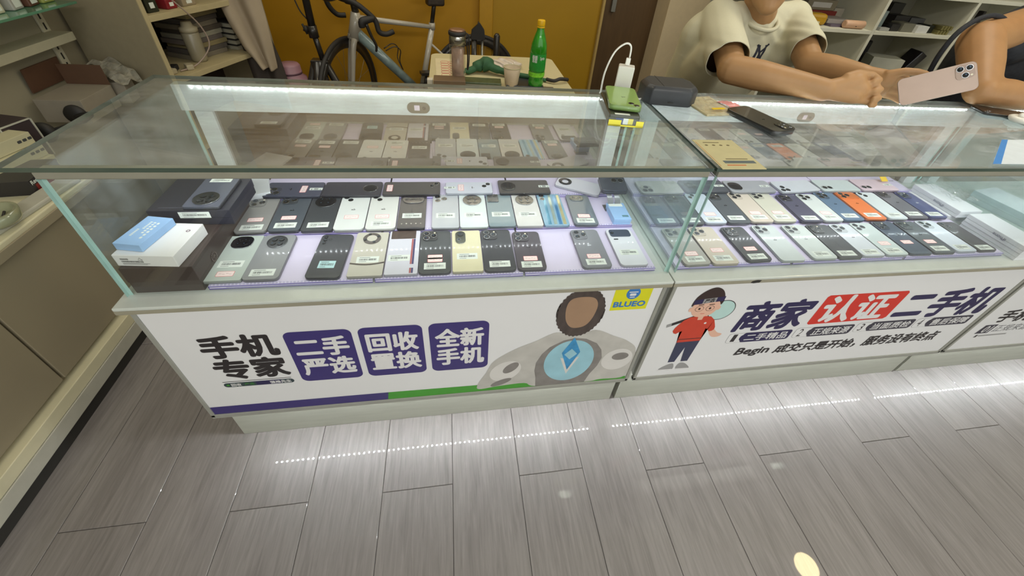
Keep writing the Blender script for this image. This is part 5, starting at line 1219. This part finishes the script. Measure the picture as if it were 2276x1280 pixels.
for i in range(8):
    x = 3.42+.020*(i % 4); t = thing('gold_tin', ('first', 'second', 'third', 'fourth')[i % 4]+' gold tin from the left in the '+('lower' if i < 4 else 'upper')+' layer of tins', 'tin', (x+.012*(i//4), 1.55, S1+.022*(i//4)), R(10), 'small gold tins in the second cubby')
    mbox('tin_body', (-.009, .009, -.03, .03, 0, .021), mat('gold_tin', (150, 142, 92), .25, metal=.7, var=.2), t, .002)
t = item('phone_box', 'pale box in the third cubby behind the sleeveless arm', 'box', 3.66, 1.56, S1, .07, .05, .065, (186, 186, 170), 0, .001)
t = item('black_gadget', 'black jagged gadget standing in the third cubby', 'gadget', 3.76, 1.62, S1, .025, .03, .12, (28, 24, 24), 12, .003, 'housing')
t = item('white_box', 'large white box tilted in the lower second cubby', 'box', 3.26, 1.60, S0+.005, .17, .12, .13, (196, 196, 182), -22, .001)
t = item('black_case', 'slanted black glossy case right of the large white box', 'case', 3.44, 1.64, S0+.012, .05, .10, .17, (24, 20, 28), 0, .006, 'case_shell', .2, .6, rot=(0, R(26), R(-10)))
t = item('black_case', 'small black case behind the large white box', 'case', 3.22, 1.76, S0, .09, .06, .19, (26, 22, 26), 0, .008, 'case_shell')
t = item('blue_card', 'dark blue card at the left of the lower second cubby', 'card', 3.10, 1.55, S0, .06, .04, .055, (44, 44, 96), 0, .002)
t = item('clear_wrap', 'clear crinkled wrap at the left of the lower second cubby', 'wrap', 3.05, 1.62, S0, .08, .06, .12, (130, 130, 116), 14, .012, 'wrap_bundle', .2, .7)
t = thing('bowl', 'small dark bowl in the lower first cubby', 'bowl', (2.83, 1.62, S0)); bm = new_bm(); lathe(bm, [(0, 0), (.025, 0), (.045, .035), (.042, .035), (.024, .005), (0, .004)], 28); obj('bowl_wall', bm, mat('bowl_dark', (60, 64, 50), .4), t)
t = thing('cable_ring', 'dark oval ring hanging on the back of lower first cubby', 'ring', (2.80, 1.840, .88)); bm = new_bm(); tube(bm, [(.032*math.cos(2*PI*i/28), -.006, .042*math.sin(2*PI*i/28)) for i in range(28)], .005, 8, closed=True); obj('ring_band', bm, mat('ring_grey', (92, 86, 74), .5), t)
mbox('ring_hook', (-.004, .004, -.006, .012, .040, .052), M_dark, t, .001)

# ------------------------------------------------------------ people
def caps_mesh(caps, voxel=.004, smooth=4, name='m'):
    """one continuous surface from tapered rounded limbs"""
    bm = new_bm()
    for c in caps:
        a, b, r1, r2 = Vector(c[0]), Vector(c[1]), c[2], c[3]
        sc = c[4] if len(c) > 4 else None
        tb = new_bm()
        for p, r in ((a, r1), (b, r2)):
            res = bmesh.ops.create_uvsphere(tb, u_segments=14, v_segments=9, radius=1)
            for v in res['verts']:
                q = Vector((v.co.x*r*(sc[0] if sc else 1), v.co.y*r*(sc[1] if sc else 1), v.co.z*r*(sc[2] if sc else 1)))
                v.co = p+q
        h = bmesh.ops.convex_hull(tb, input=tb.verts[:])
        bmesh.ops.delete(tb, geom=[g for g in set(h['geom_interior']+h['geom_unused']) if isinstance(g, bmesh.types.BMVert)], context='VERTS')
        for f in [f for f in tb.faces if len(f.edges) and any(not e.is_manifold for e in f.edges)]: pass
        me = bpy.data.meshes.new('x'); tb.to_mesh(me); tb.free(); bm.from_mesh(me); bpy.data.meshes.remove(me)
    me = bpy.data.meshes.new(name); bm.to_mesh(me); bm.free()
    o = bpy.data.objects.new(name, me); COL.objects.link(o)
    r = o.modifiers.new('r', 'REMESH'); r.mode = 'VOXEL'; r.voxel_size = voxel
    if smooth: s = o.modifiers.new('s', 'SMOOTH'); s.iterations = smooth; s.factor = .5
    bpy.context.view_layer.update()
    out = bpy.data.meshes.new_from_object(o.evaluated_get(bpy.context.evaluated_depsgraph_get()))
    bpy.data.objects.remove(o); bpy.data.meshes.remove(me)
    for p in out.polygons: p.use_smooth = True
    out.name = name
    return out
def skin_mat(name, rgb):
    m = mat(name, rgb, .5, var=.06, scale=22, spec=.4); b = m.node_tree.nodes['Principled BSDF']
    b.inputs['Subsurface Weight'].default_value = .12; b.inputs['Subsurface Radius'].default_value = (.012, .005, .003); return m
M_skin = skin_mat('skin_tan', (172, 132, 90)); M_skin2 = skin_mat('skin_tan2', (166, 124, 82))
V3 = Vector
def chain(pts, rs, sc=None):
    return [(pts[i], pts[i+1], rs[i], rs[i+1]) + ((sc,) if sc else ()) for i in range(len(pts)-1)]
def finger(base, d1, d2, d3, lens_, r, ):
    p0 = V3(base); p1 = p0+V3(d1).normalized()*lens_[0]; p2 = p1+V3(d2).normalized()*lens_[1]; p3 = p2+V3(d3).normalized()*lens_[2]
    return chain([p0, p1, p2, p3], [r*1.08, r, r*.92, r*.8])
# -- clerk in the white T-shirt, seated, leaning on the counter
P1 = thing('person', 'person in white T-shirt leaning on the counter, holding a pale pink phone', 'person', (1.84, .98, 0))
O1 = V3((1.84, .98, 0))
def L1(p): return V3(p)-O1
shR, shL = V3((1.670, .905, 1.075)), V3((2.000, .955, 1.085)); nk = V3((1.825, .925, 1.105)); hip = V3((1.86, 1.16, .56))
elR, wrR = V3((1.580, .615, .983)), V3((1.800, .452, .979)); elL, wrL = V3((1.930, .690, .990)), V3((1.985, .530, 1.008))
C = []
C += chain([L1(V3((1.76, 1.16, .56))), L1(V3((1.95, 1.17, .56)))], [.125, .125])                       # pelvis
C += chain([L1(hip), L1(V3((1.84, 1.08, .78))), L1(V3((1.835, .985, .97)))], [.125, .12, .125], (1.22, .85, 1))
C += chain([L1(V3((1.75, .955, 1.03))), L1(V3((1.92, .975, 1.035)))], [.085, .085])
C += chain([L1(shR), L1(nk+V3((0, .03, -.035))), L1(shL)], [.054, .052, .054])
head = V3((1.775, .865, 1.235))
C += chain([L1(nk), L1(head+V3((.012, .03, -.07)))], [.060, .056])
C += [(L1(head+V3((.0, .012, .025))), L1(head+V3((.0, .012, .0))), .082, .080, (.93, 1.12, 1.2)), (L1(head+V3((-.005, -.030, -.055))), L1(head+V3((-.012, -.055, -.085))), .058, .036), (L1(head+V3((-.012, -.09, -.01))), L1(head+V3((-.016, -.105, -.028))), .010, .014)]
C += [(L1(head+V3((sx*.083, .02, .012))), L1(head+V3((sx*.083, .022, -.022))), .012, .010) for sx in (-1, 1)]
C += chain([L1(shR), L1(elR)], [.052, .043]); C += chain([L1(elR), L1(elR.lerp(wrR, .3)), L1(wrR)], [.046, .047, .033])
C += chain([L1(shL), L1(elL)], [.052, .043]); C += chain([L1(elL), L1(elL.lerp(wrL, .4)), L1(wrL)], [.044, .044, .031])
# right hand: fist resting on the glass, knuckles towards +x
pR = wrR; kR = V3((1.893, .425, .992))
C += [(L1(pR), L1(kR+V3((-.012, .012, .018))), .028, .025), (L1(pR), L1(kR+V3((-.018, -.012, -.018))), .027, .021), (L1(pR+V3((.03, .0, .0))), L1(kR), .028, .026)]
for i, (dy, dz, ln) in enumerate(((.020, .038, 1.0), (.004, .016, 1.05), (-.010, -.006, 1.0), (-.020, -.026, .85))):
    b = kR+V3((-.010, dy, dz)); C += finger(L1(b), (1, -.12, .06-.03*i), (.45, -.75, -.30+.05*i), (-.70, -.10, -.20+.06*i), (.040*ln, .026*ln, .020*ln), .0104 if i < 3 else .0092)
C += finger(L1(kR+V3((-.045, .020, .030))), (.9, .15, .25), (1, .1, -.05), (1, -.1, -.15), (.036, .030, .024), .012)
# left hand: behind the phone, thumb along its top edge
kL = V3((2.018, .468, 1.014))
C += [(L1(wrL), L1(kL), .028, .026), (L1(wrL), L1(kL+V3((.0, .0, -.03))), .027, .022)]
for i in range(4):
    b = kL+V3((-.002, -.006+.002*i, .012-.019*i)); C += finger(L1(b), (.9, -.12, -.04*i), (.88, -.30, -.16), (.65, -.55, -.30), (.034, .026, .020), .0092)
C += finger(L1(kL+V3((-.012, -.006, .016))), (.6, -.5, .35), (.85, -.45, .12), (.9, -.40, -.10), (.036, .032, .026), .0122)
# legs folded on the stool
for sx in (-1, 1):
    k = V3((1.86+sx*.13, .74, .50)); a_ = V3((1.86+sx*.12, .80, .09))
    C += chain([L1(V3((1.86+sx*.09, 1.14, .55))), L1(k), L1(a_)], [.085, .062, .042]); C += chain([L1(a_), L1(a_+V3((0, -.13, -.045)))], [.042, .035])
me = caps_mesh(C, .004, 5, 'person_body'); me.materials.append(M_skin); body1 = link('body', me, P1)
# shirt
S = []
S += chain([L1(hip+V3((0, 0, .02))), L1(V3((1.84, 1.085, .76))), L1(V3((1.832, .985, .96)))], [.138, .138, .143], (1.24, .90, 1))
S += chain([L1(V3((1.745, .95, 1.025))), L1(V3((1.925, .972, 1.032)))], [.098, .098])
S += chain([L1(nk+V3((-.055, .012, -.058))), L1(nk+V3((.055, .016, -.055)))], [.070, .070]); S += chain([L1(shR+V3((.006, 0, .0))), L1(nk+V3((-.02, .034, -.024)))], [.070, .052]); S += chain([L1(shL), L1(nk+V3((.03, .034, -.024)))], [.070, .052])
S += chain([L1(shR+V3((-.01, 0, 0))), L1(V3((1.572, .610, .980)))], [.074, .070]); S += chain([L1(V3((1.600, .76, .995))), L1(V3((1.70, 1.0, .86)))], [.064, .10]); S += chain([L1(V3((1.65, .93, 1.01))), L1(V3((1.69, 1.04, .80)))], [.10, .10])
S += chain([L1(shL), L1(V3((1.938, .690, 1.005)))], [.062, .060]); S += chain([L1(V3((1.965, .82, 1.02))), L1(V3((1.93, 1.0, .90)))], [.055, .09])
me = caps_mesh(S, .005, 26, 'tshirt')
nrm = [v.normal.copy() for v in me.vertices]
for v, nn in zip(me.vertices, nrm):   # soft cloth folds
    c = v.co; f = math.sin(c.x*38+c.z*22)*math.sin(c.z*30-c.x*17+c.y*12); v.co = c+nn*(.0022*f+.0022*math.sin((c.x*.6+c.z)*110+5*math.sin(c.x*9+c.y*7))*max(0, math.sin(c.x*11+c.z*8+c.y*9)))
bm = new_bm(); bm.from_mesh(me)      # open, flat sleeve hems
for hc_, hn in ((L1(V3((1.583, .668, .998))), V3((-.05, -.29, -.13)).normalized()), (L1(V3((1.952, .752, 1.024))), V3((-.07, -.265, -.095)).normalized())):
    fs = [f for f in bm.faces if (f.calc_center_median()-hc_).length < .22]
    es = {e for f in fs for e in f.edges}; vs = {v for f in fs for v in f.verts}
    bmesh.ops.bisect_plane(bm, geom=list(vs)+list(es)+fs, dist=1e-5, plane_co=hc_, plane_no=hn)
    bmesh.ops.delete(bm, geom=[v for v in bm.verts if (v.co-hc_).length < .21 and (v.co-hc_).dot(hn) > 1e-4], context='VERTS')
bm.to_mesh(me); bm.free()
for p in me.polygons: p.use_smooth = True
M_tee = mat('tee_cream', (206, 202, 176), .75, var=.02, scale=200, bump=.05); me.materials.append(M_tee); tee = link('tshirt', me, P1); md = tee.modifiers.new('s', 'SOLIDIFY'); md.thickness = .003
bm = new_bm(); NC = V3((1.818, .905, 1.096)); P = []
for i in range(32):
    a = 2*PI*i/32; P.append(L1(NC+V3((.070*math.cos(a), .064*math.sin(a)-.004, .030*math.sin(a)-.002))))
tube(bm, P, .0075, 8, closed=True); obj('collar', bm, M_tee, P1)
# hair, eyes, mouth
bm = new_bm(); bmesh.ops.create_uvsphere(bm, u_segments=28, v_segments=18, radius=1); hc = L1(head+V3((0, .028, .045)))
for v in bm.verts:
    k = 1+.03*math.sin(v.co.x*20)*math.sin(v.co.y*23); v.co = hc+V3((v.co.x*.090*k, v.co.y*.104*k, v.co.z*.096*k))
bmesh.ops.delete(bm, geom=[v for v in bm.verts if v.co.z < hc.z-.045 or (v.co.y < hc.y-.075 and v.co.z < hc.z+.020)], context='VERTS'); obj('hair', bm, mat('hair_black', (30, 24, 20), .6), P1, smooth=True)
for sx in (-1, 1):
    bm = new_bm(); bmesh.ops.create_uvsphere(bm, u_segments=14, v_segments=10, radius=.0115); obj('eye', bm, mat('eye_white', (220, 216, 206), .2), P1, loc=L1(head+V3((sx*.031-.004, -.083, .006))), smooth=True)
    mbox('eyebrow', (-.016, .016, -.003, .003, -.002, .003), mat('hair_black', (30, 24, 20)), P1, .001, loc=L1(head+V3((sx*.032, -.090, .030))))
mbox('mouth', (-.020, .020, -.004, .002, -.003, .003), mat('lip', (150, 84, 66), .5), P1, .002, loc=L1(head+V3((-.014, -.0935, -.062))))
# monogram on the shirt, draped by ray casting on the cloth
bv = BVHTree.FromPolygons([v.co.copy() for v in tee.data.vertices], [tuple(p.vertices) for p in tee.data.polygons])
def on_shirt(pt, dirn):
    h = bv.ray_cast(V3(pt), V3(dirn)); return (h[0]-V3(dirn)*.0012) if h[0] is not None else None
cen = V3((1.846, .60, .982))
def stroke(bm, a, b, w_):
    a, b = V3(a), V3(b); n = 8; d = (b-a).normalized(); q = V3((-d.y, d.x)) * w_/2; rows = []
    for i in range(n+1):
        p = a.lerp(b, i/n); row = []
        for s in (-1, 1):
            u_ = p+q*s; h = on_shirt(L1(cen+V3((u_.x, 0, u_.y))), (0, 1, 0)); row.append(h)
        rows.append(row)
    for r0, r1 in zip(rows, rows[1:]):
        if None in r0 or None in r1: continue
        bm.faces.new([bm.verts.new(c) for c in (r0[0], r0[1], r1[1], r1[0])])
bm = new_bm(); s_ = .028
for a, b, w_ in (((-.62, -1), (-.52, .95), .34), ((-.60, .90), (.55, -.95), .36), ((.55, -1), (.62, .9), .30), ((-.85, 1.02), (.0, .05), .26), ((.95, 1.1), (.02, .02), .26), ((.0, .05), (.0, -1.35), .30), ((-.3, -1.35), (.3, -1.35), .16), ((-.85, -1), (-.3, -1), .16), ((.4, .9), (.9, .9), .16)):
    stroke(bm, (a[0]*s_+a[1]*s_*.22, a[1]*s_), (b[0]*s_+b[1]*s_*.22, b[1]*s_), w_*s_)
obj('chest_monogram', bm, mat('print_navy_black', (34, 36, 52), .6), P1)
# stool
t = thing('stool', 'low round stool under the seated clerk', 'stool', (1.86, 1.17, 0))
bm = new_bm(); lathe(bm, [(0, .40), (.15, .40), (.16, .41), (.16, .435), (.14, .44), (0, .44)], 32); obj('seat', bm, M_rub, t)
for i in range(4):
    a = PI/4+i*PI/2; bm = new_bm(); tube(bm, [(.11*math.cos(a), .11*math.sin(a), .40), (.16*math.cos(a), .16*math.sin(a), 0)], .012, 10); obj('leg', bm, M_alu, t)
bm = new_bm()
M_trs = mat('trousers_dark', (52, 54, 62), .8)
TR = chain([L1(V3((1.74, 1.16, .56))), L1(V3((1.97, 1.17, .56)))], [.135, .135])
for sx in (-1, 1):
    k = V3((1.86+sx*.13, .74, .50)); a_ = V3((1.86+sx*.12, .80, .15)); TR += chain([L1(V3((1.86+sx*.09, 1.14, .55))), L1(k), L1(a_)], [.098, .074, .058])
me = caps_mesh(TR, .008, 4, 'trousers'); me.materials.append(M_trs); link('trousers', me, P1); bm.free()
# pink phone in hand (held back towards the camera)
TL, TRr, BL = V3((1.971, .401, 1.030)), V3((2.076, .318, 1.112)), V3((1.990, .352, .972))
yax = (TRr-TL).normalized(); n_ = yax.cross((BL-TL).normalized()).normalized(); xax = yax.cross(n_).normalized()
if n_.y > 0: n_ = -n_; xax = yax.cross(n_).normalized()
cen_ = (TRr+BL)/2
PH = phone('pale pink phone held up in the clerk\'s hands, three large lenses', *cen_, 0, (190, 166, 152), 'tri', '', .0765, .160, .008, .012)
Mx = Matrix((xax, yax, n_)).transposed().to_4x4(); PH.rotation_euler = Mx.to_euler(); PH.location = cen_-n_*.008
for ch_ in list(PH.children):
    pass
# -- second person, black sleeveless top, at the right edge
P2 = thing('person', 'person in black sleeveless top with bent bare arm at the right edge', 'person', (2.72, .86, 0)); O2 = V3((2.72, .86, 0))
def L2(p): return V3(p)-O2
sh2, e2, w2 = V3((2.520, .650, 1.105)), V3((2.378, .448, .997)), V3((2.63, .415, .984)); nk2 = V3((2.93, .80, 1.21)); sf = V3((3.16, .88, 1.10))
C = chain([L2(V3((2.98, .96, .56))), L2(V3((3.18, .96, .56)))], [.13, .13]); C += chain([L2(V3((3.08, .96, .56))), L2(V3((3.04, .92, .80))), L2(V3((2.98, .88, 1.02)))], [.13, .125, .13], (1.2, .85, 1))
C += chain([L2(sh2+V3((.03, .02, 0))), L2(nk2+V3((0, .0, -.05))), L2(sf)], [.062, .066, .062]); hd2 = V3((2.88, .73, 1.36))
C += chain([L2(nk2), L2(hd2+V3((.01, .02, -.07)))], [.058, .054]); C += [(L2(hd2+V3((0, .01, .025))), L2(hd2), .084, .080, (.93, 1.1, 1.2)), (L2(hd2+V3((-.01, -.03, -.055))), L2(hd2+V3((-.02, -.055, -.085))), .056, .036), (L2(hd2+V3((-.02, -.09, -.01))), L2(hd2+V3((-.02, -.105, -.03))), .010, .014)]
C += [(L2(hd2+V3((sx*.083, .02, .012))), L2(hd2+V3((sx*.083, .022, -.022))), .012, .010) for sx in (-1, 1)]
C += chain([L2(sh2), L2(sh2.lerp(e2, .5)), L2(e2)], [.064, .058, .045]); C += chain([L2(e2), L2(e2.lerp(w2, .35)), L2(w2)], [.043, .046, .031])
e2b, w2b = V3((3.18, .66, .99)), V3((3.03, .46, .978)); C += chain([L2(sf), L2(e2b)], [.056, .044]); C += chain([L2(e2b), L2(w2b)], [.042, .030])
for (wv, d) in ((w2, V3((.9, -.1, .0))), (w2b, V3((-.9, -.3, 0)))):
    d = d.normalized(); k = wv+d*.075; C += [(L2(wv), L2(k+V3((0, .018, 0))), .028, .020), (L2(wv), L2(k+V3((0, -.02, 0))), .026, .018)]
    sd = V3((-d.y, d.x, 0))
    for i in range(4): C += finger(L2(k+sd*(.026-.018*i)), d+V3((0, 0, .05)), d+V3((0, 0, -.35)), d+V3((0, 0, -.8)), (.036, .024, .018), .0088)
    C += finger(L2(wv+d*.03+sd*.024), d+sd*.9, d+sd*.3, d, (.034, .028, .022), .011)
for sx in (-1, 1):
    k = V3((3.08+sx*.12, .62, .50)); a_ = V3((3.08+sx*.12, .68, .09)); C += chain([L2(V3((3.08+sx*.09, .94, .55))), L2(k), L2(a_)], [.085, .062, .042]); C += chain([L2(a_), L2(a_+V3((0, -.13, -.045)))], [.042, .035])
me = caps_mesh(C, .005, 5, 'person_body2'); me.materials.append(M_skin2); link('body', me, P2)
S = chain([L2(V3((3.08, .96, .58))), L2(V3((3.04, .925, .80))), L2(V3((2.98, .885, 1.00)))], [.145, .142, .148], (1.22, .9, 1))
S += chain([L2(sh2+V3((.27, .11, -.02))), L2(sf+V3((-.08, .0, -.02)))], [.085, .080]); S += chain([L2(sh2+V3((.17, .08, .02))), L2(nk2+V3((-.02, .03, -.045)))], [.058, .050]); S += chain([L2(sf+V3((-.05, 0, .02))), L2(nk2+V3((.03, .03, -.045)))], [.058, .050])
me = caps_mesh(S, .006, 6, 'vest'); me.materials.append(mat('vest_black', (34, 36, 42), .8, var=.3, scale=90, bump=.2)); link('vest', me, P2)
bm = new_bm(); tube(bm, smooth_path([L2(V3(p)) for p in ((2.70, .70, 1.140), (2.59, .69, 1.176), (2.50, .68, 1.172), (2.43, .67, 1.125), (2.415, .67, 1.05), (2.44, .68, .97), (2.52, .74, .92))], 6), .0085, 8); obj('armhole_band', bm, MATS['vest_black'], P2)
me = caps_mesh([tuple(c) for c in chain([L2(V3((2.96, .96, .56))), L2(V3((3.20, .96, .56)))], [.14, .14])] + [c for sx in (-1, 1) for c in chain([L2(V3((3.08+sx*.09, .94, .55))), L2(V3((3.08+sx*.12, .62, .50))), L2(V3((3.08+sx*.12, .68, .15)))], [.098, .074, .058])], .009, 4, 'trousers2'); me.materials.append(M_trs); link('trousers', me, P2)
bm = new_bm(); bmesh.ops.create_uvsphere(bm, u_segments=28, v_segments=18, radius=1); hc = L2(hd2+V3((0, .028, .045)))
for v in bm.verts: v.co = hc+V3((v.co.x*.092, v.co.y*.106, v.co.z*.098))
bmesh.ops.delete(bm, geom=[v for v in bm.verts if v.co.z < hc.z-.07 or (v.co.y < hc.y-.075 and v.co.z < hc.z+.020)], context='VERTS'); obj('hair', bm, mat('hair_black', (30, 24, 20)), P2, smooth=True)
for sx in (-1, 1):
    bm = new_bm(); bmesh.ops.create_uvsphere(bm, u_segments=14, v_segments=10, radius=.0115); obj('eye', bm, mat('eye_white', (220, 216, 206)), P2, loc=L2(hd2+V3((sx*.031-.004, -.083, .006))), smooth=True)
mbox('mouth', (-.020, .020, -.004, .002, -.003, .003), mat('lip', (150, 84, 66)), P2, .002, loc=L2(hd2+V3((-.014, -.0935, -.062))))
t = thing('stool', 'low round stool under the person in black', 'stool', (3.08, .97, 0))
bm = new_bm(); lathe(bm, [(0, .40), (.15, .40), (.16, .41), (.16, .425), (.14, .43), (0, .43)], 32); obj('seat', bm, M_rub, t)
for i in range(4):
    a = PI/4+i*PI/2; bm = new_bm(); tube(bm, [(.11*math.cos(a), .11*math.sin(a), .40), (.16*math.cos(a), .16*math.sin(a), 0)], .012, 10); obj('leg', bm, M_alu, t)
